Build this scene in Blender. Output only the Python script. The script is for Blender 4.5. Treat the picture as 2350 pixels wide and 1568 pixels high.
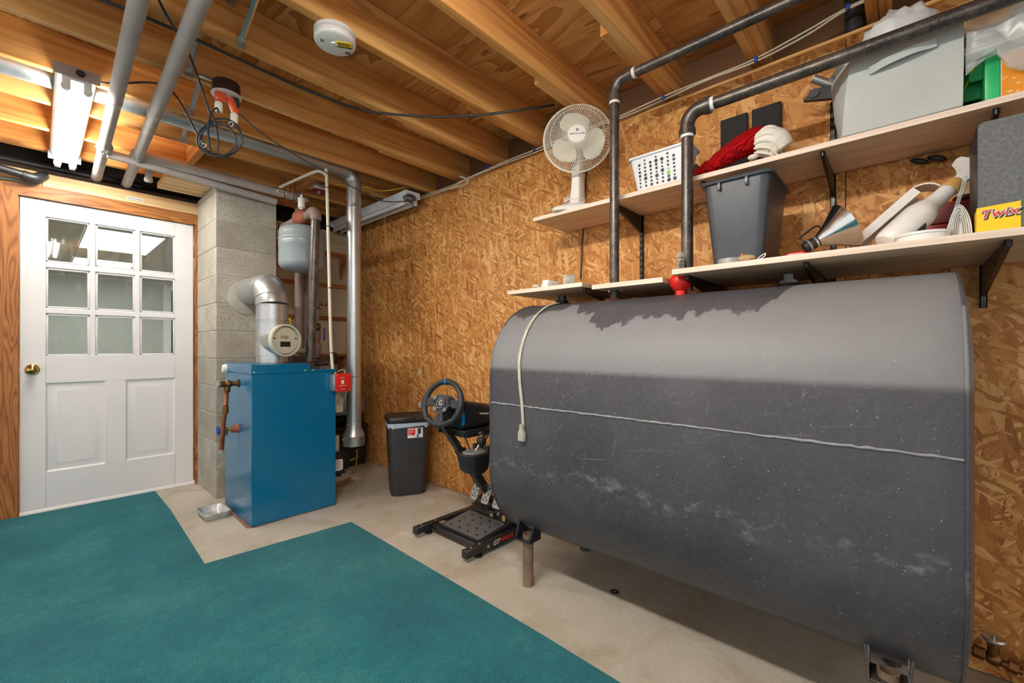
import bpy, bmesh, math, random
from mathutils import Vector, Matrix, Euler
for o in list(bpy.data.objects): bpy.data.objects.remove(o)
random.seed(7)
scene = bpy.context.scene
COL = scene.collection
# ------------------------------------------------ camera, world, exposure
FPX, CX, HY, CAMZ = 994.0, 1175.0, 797.0, 1.09      # focal length in px, principal column, horizon row, eye height
TH = math.atan((CX - 83.0) / FPX)                    # yaw away from +Y (depth of the room) towards +X
SN, CS = math.sin(TH), math.cos(TH)
cam_data = bpy.data.cameras.new('camera')
cam_data.sensor_width = 36.0
cam_data.lens = 36.0 * FPX / 2350.0
cam_data.shift_y = (HY - 784.0) / 2350.0
cam_data.clip_start = 0.02
cam = bpy.data.objects.new('camera', cam_data)
cam.location = (0, 0, CAMZ)
cam.rotation_euler = (math.pi / 2, 0, -TH)
COL.objects.link(cam)
scene.camera = cam
world = bpy.data.worlds.new('world')
world.use_nodes = True
world.node_tree.nodes['Background'].inputs[0].default_value = (1.0, 0.985, 0.96, 1)
world.node_tree.nodes['Background'].inputs[1].default_value = 0.74
scene.world = world
scene.view_settings.view_transform = 'Standard'
scene.view_settings.look = 'None'
scene.view_settings.gamma = 1.0
scene.view_settings.exposure = 0.68
scene.view_settings.use_curve_mapping = False
TUBE_E = 86.0          # fluorescent tubes
PANEL_E = 9.0          # lit ceiling panels of the room beyond the door

def at(px, py, X=None, Y=None, Z=None, D=None):
    """point of the room seen at a pixel, on the plane X / Y / Z = const or at depth D"""
    l = (px - CX) / FPX; v = (HY - py) / FPX
    r = Vector((SN + l * CS, CS - l * SN, v))
    if X is not None: t = X / r.x
    elif Y is not None: t = Y / r.y
    elif Z is not None: t = (Z - CAMZ) / r.z
    else: t = D
    return Vector((r.x * t, r.y * t, r.z * t + CAMZ))

# ------------------------------------------------ mesh helpers
def rotz(a): return Matrix.Rotation(math.radians(a), 4, 'Z')
def frame_z(d):
    """rotation whose Z axis is d"""
    return Vector(d).to_track_quat('Z', 'Y').to_matrix().to_4x4()
def catmull(pts, k=6, closed=False):
    pts = [Vector(p) for p in pts]; n = len(pts)
    if n < 3: return pts
    out = []
    rng = range(n if closed else n - 1)
    for i in rng:
        if closed: p0, p1, p2, p3 = pts[(i-1) % n], pts[i], pts[(i+1) % n], pts[(i+2) % n]
        else: p0, p1, p2, p3 = pts[max(i-1, 0)], pts[i], pts[i+1], pts[min(i+2, n-1)]
        for j in range(k):
            t = j / k
            out.append(0.5 * ((2*p1) + (-p0+p2)*t + (2*p0-5*p1+4*p2-p3)*t*t + (-p0+3*p1-3*p2+p3)*t**3))
    if not closed: out.append(pts[-1])
    return out
def rrect(x0, x1, y0, y1, r, n=5):
    out = []
    for cx, cy, a0 in ((x1-r, y1-r, 0), (x0+r, y1-r, 90), (x0+r, y0+r, 180), (x1-r, y0+r, 270)):
        for i in range(n + 1):
            a = math.radians(a0 + 90 * i / n)
            out.append((cx + r*math.cos(a), cy + r*math.sin(a)))
    return out

class B:
    def __init__(s): s.bm = bmesh.new()
    def mark(s): return set(s.bm.verts)
    def xf(s, m, before=None):
        vs = [v for v in s.bm.verts if before is None or v not in before]
        bmesh.ops.transform(s.bm, matrix=m, verts=vs); return s
    def box(s, x0, x1, y0, y1, z0, z1, bev=0, seg=2, m=None):
        r = bmesh.ops.create_cube(s.bm, size=1)
        vs = r['verts']
        for v in vs:
            v.co = Vector((x0 + (v.co.x+.5)*(x1-x0), y0 + (v.co.y+.5)*(y1-y0), z0 + (v.co.z+.5)*(z1-z0)))
        if bev:
            es = list({e for v in vs for e in v.link_edges})
            r2 = bmesh.ops.bevel(s.bm, geom=es, offset=bev, segments=seg, profile=.5, affect='EDGES')
            vs = list({v for f in r2['faces'] for v in f.verts} | {v for v in vs if v.is_valid})
        if m is not None: bmesh.ops.transform(s.bm, matrix=m, verts=vs)
        return s
    def obox(s, c, size, m=None, bev=0):
        x, y, z = size
        mm = Matrix.Translation(Vector(c)) @ (m if m is not None else Matrix())
        return s.box(-x/2, x/2, -y/2, y/2, -z/2, z/2, bev, m=mm)
    def loft(s, rings, cap=True, closed=True):
        vr = [[s.bm.verts.new(Vector(p)) for p in r] for r in rings]
        n = len(vr[0])
        for a, b in zip(vr[:-1], vr[1:]):
            for i in range(n if closed else n-1):
                j = (i+1) % n
                try: s.bm.faces.new((a[i], a[j], b[j], b[i]))
                except ValueError: pass
        if cap and closed:
            try:
                s.bm.faces.new(list(reversed(vr[0]))); s.bm.faces.new(vr[-1])
            except ValueError: pass
        return s
    def cyl(s, p0, p1, r0, r1=None, n=20, cap=True):
        p0, p1 = Vector(p0), Vector(p1); r1 = r0 if r1 is None else r1
        m = frame_z(p1 - p0)
        ring = lambda c, r: [c + m @ Vector((r*math.cos(2*math.pi*i/n), r*math.sin(2*math.pi*i/n), 0)) for i in range(n)]
        return s.loft([ring(p0, r0), ring(p1, r1)], cap)
    def tube(s, pts, r, n=10, k=6, closed=False, smooth=True, flat=None):
        """swept tube; r number or list; flat=(a,b) scales the section"""
        if smooth and len(pts) > 2:
            P = catmull(pts, k, closed)
        else: P = [Vector(p) for p in pts]
        N = len(P)
        def rad(i):
            if isinstance(r, (int, float)): return r
            t = i / max(N-1, 1) * (len(r)-1); a = int(t); b = min(a+1, len(r)-1)
            return r[a] + (r[b]-r[a])*(t-a)
        tang = []
        for i in range(N):
            if closed: t = P[(i+1) % N] - P[i-1]
            else: t = P[min(i+1, N-1)] - P[max(i-1, 0)]
            tang.append(t.normalized() if t.length > 1e-9 else Vector((0, 0, 1)))
        u = tang[0].orthogonal().normalized(); rings = []
        if abs(tang[0].z) < .98: u = tang[0].cross(Vector((0, 0, 1))).normalized()
        for i in range(N):
            u = (u - tang[i]*u.dot(tang[i])).normalized(); w = tang[i].cross(u)
            fa, fb = flat or (1, 1)
            rings.append([P[i] + (u*math.cos(2*math.pi*j/n)*fa + w*math.sin(2*math.pi*j/n)*fb)*rad(i) for j in range(n)])
        if closed:
            rings.append(rings[0])
            s.loft(rings, cap=False); bmesh.ops.remove_doubles(s.bm, verts=s.bm.verts[:], dist=1e-6)
        else: s.loft(rings)
        return s
    def lathe(s, prof, c=(0, 0, 0), m=None, n=32, cap=True):
        mm = Matrix.Translation(Vector(c)) @ (m if m is not None else Matrix())
        rings = [[mm @ Vector((max(r, 1e-4)*math.cos(2*math.pi*i/n), max(r, 1e-4)*math.sin(2*math.pi*i/n), z)) for i in range(n)] for r, z in prof]
        return s.loft(rings, cap)
    def prism(s, poly, h0, h1, ax='z', m=None):
        f = {'z': lambda a, b, h: (a, b, h), 'x': lambda a, b, h: (h, a, b), 'y': lambda a, b, h: (a, h, b)}[ax]
        R = [[Vector(f(a, b, h)) for a, b in poly] for h in (h0, h1)]
        if m is not None: R = [[m @ p for p in r] for r in R]
        s.loft(R); return s
    def sph(s, c, r, sc=(1, 1, 1), n=20, m=None):
        k = s.mark()
        bmesh.ops.create_uvsphere(s.bm, u_segments=n, v_segments=n//2, radius=r)
        mm = Matrix.Translation(Vector(c)) @ (m if m is not None else Matrix()) @ Matrix.Diagonal((*sc, 1))
        s.xf(mm, k); return s
    def bolt(s, c, d, r=.006, h=.004):
        d = Vector(d).normalized(); return s.cyl(Vector(c), Vector(c)+d*h, r, n=6)

WLOC = {}
def link(o, parent=None):
    COL.objects.link(o)
    if parent is not None: o.parent = parent
    return o
def tag(o, label=None, cat=None, group=None, kind=None):
    for k, v in (('label', label), ('category', cat), ('group', group), ('kind', kind)):
        if v: o[k] = v
    return o
def thing(name, label, cat, loc=(0, 0, 0), group=None, kind=None):
    o = bpy.data.objects.new(name, None); o.empty_display_size = .05
    o.location = loc; COL.objects.link(o); WLOC[o.name] = Vector(loc)
    return tag(o, label, cat, group, kind)
def add(name, b, mt, parent=None, label=None, cat=None, group=None, kind=None, ang=40, org=None):
    """one mesh object from a B builder (world coordinates)"""
    bm = b.bm
    bmesh.ops.recalc_face_normals(bm, faces=bm.faces[:])
    vs = bm.verts
    if org is None:
        xs = [v.co.x for v in vs]; ys = [v.co.y for v in vs]; zs = [v.co.z for v in vs]
        org = Vector(((min(xs)+max(xs))/2, (min(ys)+max(ys))/2, min(zs)))
    else: org = Vector(org)
    for v in vs: v.co -= org
    me = bpy.data.meshes.new(name); bm.to_mesh(me); bm.free()
    me.shade_smooth()
    if ang < 180: me.set_sharp_from_angle(angle=math.radians(ang))
    me.materials.append(mt)
    o = bpy.data.objects.new(name, me)
    o.location = org - (WLOC[parent.name] if parent is not None else Vector())
    link(o, parent); WLOC[o.name] = org
    return tag(o, label, cat, group, kind)
def dup(o, loc, parent=None, rot=None, name=None):
    c = o.copy(); COL.objects.link(c)
    if name: c.name = name
    c.parent = parent
    c.location = Vector(loc) - (WLOC[parent.name] if parent is not None else Vector())
    if rot is not None: c.rotation_euler = rot
    WLOC[c.name] = Vector(loc)
    return c
def text(name, s, size, m, mt, parent=None, depth=.0006, off=0, shear=0, sx=1, space=1.0, align='CENTER', bold=False, **kw):
    cu = bpy.data.curves.new('txt', 'FONT'); cu.body = s; cu.size = size; cu.extrude = depth; cu.offset = off
    cu.shear = shear; cu.space_character = space; cu.align_x = align; cu.align_y = 'CENTER'; cu.resolution_u = 3
    to = bpy.data.objects.new('txt', cu); COL.objects.link(to)
    dg = bpy.context.evaluated_depsgraph_get()
    me = bpy.data.meshes.new_from_object(to.evaluated_get(dg))
    bpy.data.objects.remove(to); bpy.data.curves.remove(cu)
    b = B(); b.bm.from_mesh(me); bpy.data.meshes.remove(me)
    b.xf(m @ Matrix.Diagonal((sx, 1, 1, 1)))
    return add(name, b, mt, parent, ang=30, **kw)
def plane_m(o, right, up):
    """matrix placing XY drawings on a plane with given origin and axes"""
    r = Vector(right).normalized(); u = Vector(up); u = (u - r*u.dot(r)).normalized(); n = r.cross(u)
    m = Matrix((r, u, n)).transposed().to_4x4(); m.translation = Vector(o); return m
# ------------------------------------------------ materials
def lin(c):
    f = lambda v: v/12.92 if v <= .04045 else ((v+.055)/1.055)**2.4
    return tuple(f(x/255) for x in c) + (1,)
class N:
    """small node-graph helper"""
    def __init__(s, name):
        s.m = bpy.data.materials.new(name); s.m.use_nodes = True; s.t = s.m.node_tree
        s.p = s.t.nodes['Principled BSDF']; s.out = s.t.nodes['Material Output']
    def n(s, ty, **kw):
        x = s.t.nodes.new('ShaderNode' + ty)
        for k, v in kw.items(): setattr(x, k, v)
        return x
    def l(s, a, b): s.t.links.new(a, b); return s
    def val(s, sock, v):
        if hasattr(v, 'default_value') or hasattr(v, 'is_linked'): s.l(v, sock)
        else: sock.default_value = v
    def coords(s, scale=(1, 1, 1), rot=(0, 0, 0), rnd=0, src='Object'):
        tc = s.n('TexCoord'); o = tc.outputs[src]
        if rnd:
            oi = s.n('ObjectInfo'); mu = s.n('VectorMath', operation='MULTIPLY_ADD')
            cb = s.n('CombineXYZ')
            for i in range(3): s.l(oi.outputs['Random'], cb.inputs[i])
            s.l(cb.outputs[0], mu.inputs[0]); mu.inputs[1].default_value = (rnd, rnd*1.7, rnd*.6); s.l(o, mu.inputs[2]); o = mu.outputs[0]
        if any(rot):
            m0 = s.n('Mapping'); s.l(o, m0.inputs[0]); m0.inputs['Rotation'].default_value = rot; o = m0.outputs[0]
        mp = s.n('Mapping'); s.l(o, mp.inputs[0]); mp.inputs['Scale'].default_value = scale
        return mp.outputs[0]
    def noise(s, vec, scale=5, detail=4, rough=.55, dist=0):
        x = s.n('TexNoise'); s.l(vec, x.inputs['Vector']); x.inputs['Scale'].default_value = scale; x.inputs['Detail'].default_value = detail
        x.inputs['Roughness'].default_value = rough; x.inputs['Distortion'].default_value = dist; return x.outputs[0]
    def voro(s, vec, scale=5, feat='F1', out='Distance', rand=1):
        x = s.n('TexVoronoi', feature=feat); s.l(vec, x.inputs['Vector']); x.inputs['Scale'].default_value = scale; x.inputs['Randomness'].default_value = rand
        return x.outputs[out]
    def ramp(s, fac, stops, interp='LINEAR'):
        x = s.n('ValToRGB'); cr = x.color_ramp; cr.interpolation = interp
        while len(cr.elements) < len(stops): cr.elements.new(.5)
        for e, (p, c) in zip(cr.elements, stops):
            e.position = p; e.color = lin(c) if len(c) == 3 else c
        s.l(fac, x.inputs[0]); return x.outputs[0]
    def math(s, op, a, b=0.0, c=None, clamp=False):
        x = s.n('Math', operation=op, use_clamp=clamp); s.val(x.inputs[0], a); s.val(x.inputs[1], b)
        if c is not None: s.val(x.inputs[2], c)
        return x.outputs[0]
    def mix(s, fac, a, b, bt='MIX'):
        x = s.n('Mix', data_type='RGBA', blend_type=bt); s.val(x.inputs[0], fac)
        for i, v in ((6, a), (7, b)):
            if isinstance(v, tuple): x.inputs[i].default_value = lin(v) if len(v) == 3 else v
            else: s.l(v, x.inputs[i])
        return x.outputs[2]
    def mr(s, v, a, b, c=0, d=1):
        x = s.n('MapRange'); s.l(v, x.inputs[0]); x.inputs[1].default_value = a; x.inputs[2].default_value = b; x.inputs[3].default_value = c; x.inputs[4].default_value = d
        return x.outputs[0]
    def xyz(s, vec):
        x = s.n('SeparateXYZ'); s.l(vec, x.inputs[0]); return x.outputs
    def bump(s, h, strength=.3, dist=.002):
        x = s.n('Bump'); s.l(h, x.inputs['Height']); x.inputs['Strength'].default_value = strength; x.inputs['Distance'].default_value = dist
        s.l(x.outputs[0], s.p.inputs['Normal']); return s
    def fin(s, col=None, rough=None, metal=0, spec=None):
        if col is not None:
            if isinstance(col, tuple): s.p.inputs['Base Color'].default_value = lin(col)
            else: s.l(col, s.p.inputs['Base Color'])
        if rough is not None: s.val(s.p.inputs['Roughness'], rough)
        s.p.inputs['Metallic'].default_value = metal
        if spec is not None: s.p.inputs['Specular IOR Level'].default_value = spec
        return s.m
def mat(name, col, rough=.5, metal=0, col2=None, var=.5, vs=6, stretch=(1, 1, 1), bump=0, bs=60, bd=.001, spec=None, rnd=3, detail=5):
    """plain surface with soft procedural variation"""
    g = N(name); v = g.coords(stretch, rnd=rnd)
    c2 = col2 or tuple(int(x*.86) for x in col)
    nz = g.noise(v, vs, detail)
    c = g.mix(g.mr(nz, .3, .7, 0, var*2 if not col2 else 1), col, c2)
    r = g.mr(g.noise(v, vs*2.3, 3), .25, .75, max(rough-.06, .02), min(rough+.06, 1))
    if bump: g.bump(g.noise(v, bs, 4), bump, bd)
    return g.fin(c, r, metal, spec)
def emis(name, col, e):
    g = N(name); g.p.inputs['Emission Color'].default_value = lin(col); g.p.inputs['Emission Strength'].default_value = e
    return g.fin(col, .4)

def osb(name, seed=0):
    g = N(name); cur = None
    for i, (ang, sl, sw, thr) in enumerate(((84, 12, 76, 0), (58, 13, 70, .5), (118, 14, 76, .52), (25, 14, 84, .7), (96, 9, 46, .66), (152, 14, 84, .74))):
        base = g.coords((1, 1, 1), rnd=9)
        wn = g.n('VectorMath', operation='ADD')
        nz = g.n('TexNoise'); g.l(base, nz.inputs['Vector']); nz.inputs['Scale'].default_value = 4 + i; nz.inputs['Detail'].default_value = 1
        sc = g.n('VectorMath', operation='SCALE'); g.l(nz.outputs['Color'], sc.inputs[0]); sc.inputs['Scale'].default_value = .018
        g.l(base, wn.inputs[0]); g.l(sc.outputs[0], wn.inputs[1])
        m0 = g.n('Mapping'); g.l(wn.outputs[0], m0.inputs[0]); m0.inputs['Rotation'].default_value = (math.radians(ang), 0, 0)
        mp = g.n('Mapping'); g.l(m0.outputs[0], mp.inputs[0]); mp.inputs['Scale'].default_value = (1, sl, sw); mp.inputs['Location'].default_value = (i*3.3+seed, i*1.7, i*2.1)
        vc = g.voro(mp.outputs[0], 1.0, out='Color')
        sp = g.n('SeparateColor'); g.l(vc, sp.inputs[0])
        grain = g.noise(mp.outputs[0], 2.2, 3, .6)
        mp2 = g.n('Mapping'); g.l(mp.outputs[0], mp2.inputs[0]); mp2.inputs['Scale'].default_value = (1, .5, 6)
        fine = g.noise(mp2.outputs[0], 1.0, 2, .6)
        sh = g.math('ADD', g.math('MULTIPLY', sp.outputs[0], .62), g.math('ADD', g.math('MULTIPLY', grain, .22), g.math('MULTIPLY', fine, .24)))
        if cur is None: cur = sh
        else:
            msk = g.math('GREATER_THAN', sp.outputs[1], thr)
            mx = g.n('Mix', data_type='FLOAT'); g.l(msk, mx.inputs[0]); g.l(cur, mx.inputs[2]); g.l(sh, mx.inputs[3]); cur = mx.outputs[0]
    big = g.noise(g.coords(rnd=9), 1.3, 3)
    c = g.ramp(cur, ((.08, (112, 66, 28)), (.26, (166, 106, 50)), (.48, (194, 134, 68)), (.70, (210, 154, 86)), (.92, (234, 192, 130))))
    c = g.mix(g.mr(big, .35, .7, 0, .3), c, (226, 178, 120), 'MULTIPLY')
    g.bump(cur, .25, .002)
    return g.fin(c, .55, 0, .35)
def wood(name, c0, c1, c2, ax='x', sc=1.0, rough=.6, knots=True, rings=5.0):
    """softwood board; grain along ax"""
    g = N(name)
    st = {'x': (.35, 6, 6), 'y': (6, .35, 6), 'z': (6, 6, .35)}[ax]
    v = g.coords(tuple(a*sc for a in st), rnd=23)
    n1 = g.noise(v, 1.0, 2, .5, .6)
    band = g.math('FRACT', g.math('MULTIPLY', n1, rings))
    band = g.math('ABSOLUTE', g.math('SUBTRACT', g.math('MULTIPLY', band, 2.0), 1.0))
    fst = {'x': (1.5, 70, 70), 'y': (70, 1.5, 70), 'z': (70, 70, 1.5)}[ax]
    fine = g.noise(g.coords(fst, rnd=11), 1.0, 3, .6)
    big = g.noise(g.coords(rnd=5), 1.6, 2)
    f = g.math('ADD', g.math('MULTIPLY', band, .38), g.math('ADD', g.math('MULTIPLY', fine, .38), g.math('MULTIPLY', big, .30)))
    c = g.ramp(f, ((.2, c0), (.45, c1), (.72, c2)))
    if knots:
        kst = {'x': (2.2, 9, 9), 'y': (9, 2.2, 9), 'z': (9, 9, 2.2)}[ax]
        d = g.voro(g.coords(tuple(k*.7 for k in kst), rnd=31), 1.0)
        c = g.mix(g.mr(d, .06, .15, .75, 0), c, tuple(int(a*.5) for a in c0))
    g.bump(fine, .15, .001)
    return g.fin(c, rough, 0, .3)
def ply(name, c0, c1, c2):
    g = N(name); v = g.coords((5.5, 1.1, 1), rnd=13)
    n1 = g.noise(v, 1.0, 3, .55, .9)
    b = g.math('FRACT', g.math('MULTIPLY', n1, 4.5))
    fine = g.noise(g.coords((90, 3, 3), rnd=7), 1.0, 3, .65)
    patch = g.noise(v, .8, 2)
    f = g.math('ADD', g.math('MULTIPLY', b, .4), g.math('ADD', g.math('MULTIPLY', fine, .35), g.math('MULTIPLY', patch, .3)))
    c = g.ramp(f, ((.28, c0), (.5, c1), (.72, c2)))
    d = g.voro(g.coords((9, 3, 3), rnd=7), 1.0)
    c = g.mix(g.mr(d, .05, .12, .7, 0), c, (74, 42, 20))
    g.bump(f, .15, .001)
    return g.fin(c, .6, 0, .3)
def oak(name, ax):
    g = N(name); st = {'x': (1.2, 8, 8), 'z': (8, 8, 1.2)}[ax]
    n1 = g.noise(g.coords(st, rnd=17), 1.0, 2, .5, .35)
    b = g.math('FRACT', g.math('MULTIPLY', n1, 13))
    b = g.math('ABSOLUTE', g.math('SUBTRACT', g.math('MULTIPLY', b, 2.0), 1.0))
    fst = {'x': (6, 180, 180), 'z': (180, 180, 6)}[ax]
    fine = g.noise(g.coords(fst, rnd=7), 1.0, 2, .6)
    f = g.math('ADD', g.math('MULTIPLY', b, .6), g.math('MULTIPLY', fine, .35))
    c = g.ramp(f, ((.12, (118, 70, 32)), (.42, (156, 98, 48)), (.75, (174, 114, 60))))
    g.bump(f, .15, .001)
    return g.fin(c, .45, 0, .4)
def concrete():
    g = N('concrete_floor'); v = g.coords(src='Object')
    a = g.noise(v, 1.1, 5, .6); b = g.noise(v, 3.5, 6, .65, .4); f = g.noise(v, 60, 4, .7)
    c = g.ramp(a, ((.3, (176, 171, 156)), (.5, (194, 189, 174)), (.68, (206, 202, 190))))
    c = g.mix(g.mr(b, .50, .70, 0, .7), c, (158, 142, 116))
    c = g.mix(g.mr(f, .35, .7, 0, .25), c, (130, 124, 112))
    sp = g.voro(v, 9); c = g.mix(g.mr(sp, .02, .07, .5, 0), c, (120, 112, 98))
    wn = g.noise(v, 2.2, 5, .7); c = g.mix(g.mr(wn, .60, .72, 0, .6), c, (212, 210, 204))
    crk = g.voro(g.coords(), 1.3, feat='DISTANCE_TO_EDGE')
    g.bump(g.math('ADD', f, g.math('MULTIPLY', b, .8)), .2, .002)
    return g.fin(c, g.mr(b, .3, .7, .42, .62), 0, .4)
def block():
    g = N('concrete_block'); v = g.coords(rnd=11)
    a = g.noise(v, 5, 4); p = g.voro(v, 130); f = g.noise(v, 95, 3, .7)
    c = g.ramp(a, ((.3, (166, 160, 146)), (.7, (196, 192, 180))))
    c = g.mix(g.mr(f, .34, .5, .6, 0), c, (112, 106, 96))
    oi = g.n('ObjectInfo'); c = g.mix(g.math('MULTIPLY', oi.outputs['Random'], .5), c, (132, 126, 114))
    g.bump(f, .55, .004)
    return g.fin(c, .85, 0, .2)
def carpet_m():
    g = N('teal_carpet'); v = g.coords()
    a = g.noise(v, 2.4, 5, .6); f = g.noise(v, 420, 3, .7); m = g.noise(v, 26, 5, .7)
    c = g.ramp(a, ((.32, (8, 124, 138)), (.5, (20, 146, 156)), (.7, (74, 168, 168))))
    c = g.mix(g.mr(m, .3, .62, .4, 0), c, (8, 84, 98))
    tuft = g.voro(v, 190); c = g.mix(g.mr(tuft, .15, .7, 0, .5), c, (6, 70, 84))
    c = g.mix(g.mr(f, .3, .7, .45, 0), c, (10, 74, 84))
    fl = g.voro(v, 14); c = g.mix(g.mr(fl, .012, .03, .6, 0), c, (170, 190, 180))
    g.bump(g.math('SUBTRACT', g.math('ADD', f, g.math('MULTIPLY', m, .7)), tuft), .8, .005)
    g.p.inputs['Sheen Weight'].default_value = .12; g.p.inputs['Sheen Roughness'].default_value = .5
    return g.fin(c, .95, 0, .1)
def tank_m():
    """scuffed black paint on steel: chalky haze, scratches, bare rubbed streaks"""
    g = N('scuffed_black_paint'); v = g.coords(); X = g.xyz(v)
    a = g.noise(v, 2.0, 6, .6); f = g.noise(v, 55, 4, .7); sp = g.voro(v, 38); sp2 = g.noise(v, 130, 2, .5)
    c = g.ramp(a, ((.3, (60, 59, 64)), (.55, (72, 71, 76)), (.75, (84, 83, 88))))
    c = g.mix(g.mr(f, .45, .75, 0, .25), c, (104, 106, 110))
    c = g.mix(g.math('MULTIPLY', g.mr(sp, .03, .09, 1, 0), g.mr(g.noise(v, 6, 2), .5, .62)), c, (176, 178, 178))
    c = g.mix(g.mr(sp2, .71, .76, 0, .7), c, (170, 172, 174))
    # thin scratches in several directions
    for i, (rx, sy, sz, th) in enumerate(((35, 7, 190, .765), (80, 5, 210, .76), (140, 8, 200, .77), (8, 3, 240, .76))):
        n = g.noise(g.coords((1, sy, sz), rot=(math.radians(rx), 0, 0)), 1.0, 1, .5, .3)
        c = g.mix(g.mr(n, th, th+.05, 0, .4), c, (156, 160, 162))
    # rubbed band near the lower bend of the flat side
    zz = g.math('ADD', X[2], g.math('MULTIPLY', g.noise(v, 5, 4), .10))
    band = g.math('MULTIPLY', g.mr(zz, .395, .425, 0, 1), g.mr(zz, .445, .475, 1, 0))
    c = g.mix(g.math('MULTIPLY', band, g.mr(g.noise(g.coords((1, 9, 14)), 2, 4, .7), .50, .74, 0, .55)), c, (150, 154, 154))
    # paler film on the upper curve: straight lower edge at the bend, ragged top edge
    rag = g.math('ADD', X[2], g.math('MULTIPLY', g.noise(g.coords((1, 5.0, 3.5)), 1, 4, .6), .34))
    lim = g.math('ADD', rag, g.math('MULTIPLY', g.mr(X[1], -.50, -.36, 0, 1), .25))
    pale_film = g.math('MULTIPLY', g.mr(X[2], .800, .822, 0, 1), g.mr(lim, 1.455, 1.462, 1, 0))
    c = g.mix(g.math('MULTIPLY', pale_film, .5), c, (150, 151, 153))
    g.bump(g.math('ADD', f, g.math('MULTIPLY', sp2, .6)), .08, .002)
    return g.fin(c, g.math('ADD', g.mr(a, .3, .7, .36, .46), g.math('MULTIPLY', pale_film, .12)), 0, .4)
def galv(name, rough=.34, base=(196, 200, 202)):
    g = N(name); v = g.coords(rnd=7)
    p = g.voro(v, 55, out='Color'); s2 = g.n('SeparateColor'); g.l(p, s2.inputs[0])
    a = g.noise(v, 9, 4)
    c = g.mix(g.mr(s2.outputs[0], 0, 1, 0, .16), base, tuple(int(x*.74) for x in base))
    c = g.mix(g.mr(a, .45, .75, 0, .3), c, tuple(int(x*.75) for x in base))
    return g.fin(c, g.mr(s2.outputs[1], 0, 1, rough-.03, rough+.05), .8)
def blackpipe():
    g = N('mill_scale_pipe'); v = g.coords((1, 1, 1), rnd=7)
    a = g.noise(v, 14, 5, .7); f = g.noise(v, 160, 3, .7)
    c = g.ramp(a, ((.3, (50, 46, 44)), (.5, (78, 72, 68)), (.7, (112, 98, 88))))
    c = g.mix(g.mr(f, .5, .75, 0, .5), c, (150, 142, 134))
    g.bump(f, .15, .001)
    return g.fin(c, .36, .55)
def glass_m():
    g = N('window_glass'); nt = g.t
    tr = g.n('BsdfTransparent'); gl = g.n('BsdfGlossy'); df = g.n('BsdfDiffuse'); tr.inputs[0].default_value = (.93, .96, .95, 1)
    gl.inputs['Roughness'].default_value = .02; df.inputs[0].default_value = (.5, .53, .53, 1)
    m1 = g.n('MixShader'); m2 = g.n('MixShader')
    sm = g.mr(g.noise(g.coords((4, 1, 1.2), rnd=9), 3.0, 5, .65, .8), .5, .8, .015, .16)
    g.l(sm, m1.inputs[0]); g.l(tr.outputs[0], m1.inputs[1]); g.l(df.outputs[0], m1.inputs[2])
    m2.inputs[0].default_value = .035; g.l(m1.outputs[0], m2.inputs[1]); g.l(gl.outputs[0], m2.inputs[2])
    g.l(m2.outputs[0], g.out.inputs[0]); return g.m
def film(name, col, alpha, rough=.25):
    """thin translucent plastic"""
    g = N(name); g.p.inputs['Alpha'].default_value = alpha
    v = g.coords(); c = g.mix(g.noise(v, 12, 3), col, tuple(int(x*.9) for x in col))
    return g.fin(c, rough)
def clear(name, tint=(235, 240, 240), a=.22):
    g = N(name); tr = g.n('BsdfTransparent'); tr.inputs[0].default_value = lin(tint)
    ms = g.n('MixShader'); ly = g.n('LayerWeight'); ly.inputs[0].default_value = .35
    g.l(g.mr(ly.outputs['Facing'], 0, 1, a*.4, .85), ms.inputs[0]); g.l(tr.outputs[0], ms.inputs[1]); g.l(g.p.outputs[0], ms.inputs[2])
    g.l(ms.outputs[0], g.out.inputs[0]); return g.fin(tint, .08)
def knit(name, col, dark, sc=(260, 90)):
    g = N(name); v = g.coords()
    w = g.n('TexWave', wave_type='BANDS', bands_direction='DIAGONAL'); g.l(v, w.inputs[0]); w.inputs['Scale'].default_value = 42; w.inputs['Distortion'].default_value = 3.5; w.inputs['Detail'].default_value = 2
    f = g.noise(v, 240, 2)
    c = g.mix(g.mr(w.outputs[1], .1, .6, .7, 0), col, dark)
    c = g.mix(g.mr(f, .35, .6, .4, 0), c, dark)
    g.bump(g.math('ADD', w.outputs[1], g.math('MULTIPLY', f, .4)), .9, .006)
    return g.fin(c, .9, 0, .15)

K = {}
K['osb'] = osb('osb_board')
K['joist'] = wood('fir_joist', (172, 108, 50), (212, 150, 82), (232, 180, 112), 'x')
K['pine'] = wood('pine_board', (176, 132, 86), (208, 172, 124), (226, 198, 156), 'x', knots=False)
K['lumber_y'] = wood('fir_block', (172, 108, 50), (212, 150, 82), (232, 180, 112), 'y')
K['ledger'] = wood('stained_ledger', (120, 68, 34), (164, 100, 52), (188, 124, 70), 'x', knots=False)
K['ply'] = ply('plywood', (156, 100, 48), (194, 136, 74), (216, 162, 98))
K['ply_light'] = mat('painted_plywood', (206, 190, 162), .6, col2=(188, 170, 140), vs=3)
K['oak_x'] = oak('oak_stain_x', 'x'); K['oak_z'] = oak('oak_stain_z', 'z')
K['concrete'] = concrete(); K['block'] = block(); K['mortar'] = mat('mortar', (186, 180, 166), .9, bump=.4, bs=90)
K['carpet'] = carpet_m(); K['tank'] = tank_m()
K['galv'] = galv('galvanised_steel'); K['galv_dull'] = galv('dull_galvanised', .42, (184, 190, 194))
K['foil'] = galv('aluminium_foil', .3, (222, 224, 224))
K['bpipe'] = blackpipe()
K['glass'] = glass_m(); K['clear'] = clear('clear_plastic'); K['jar'] = clear('clear_glass', (236, 242, 240), .3)
K['white_paint'] = mat('white_door_paint', (232, 232, 234), .38, vs=2, var=.12)
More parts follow.
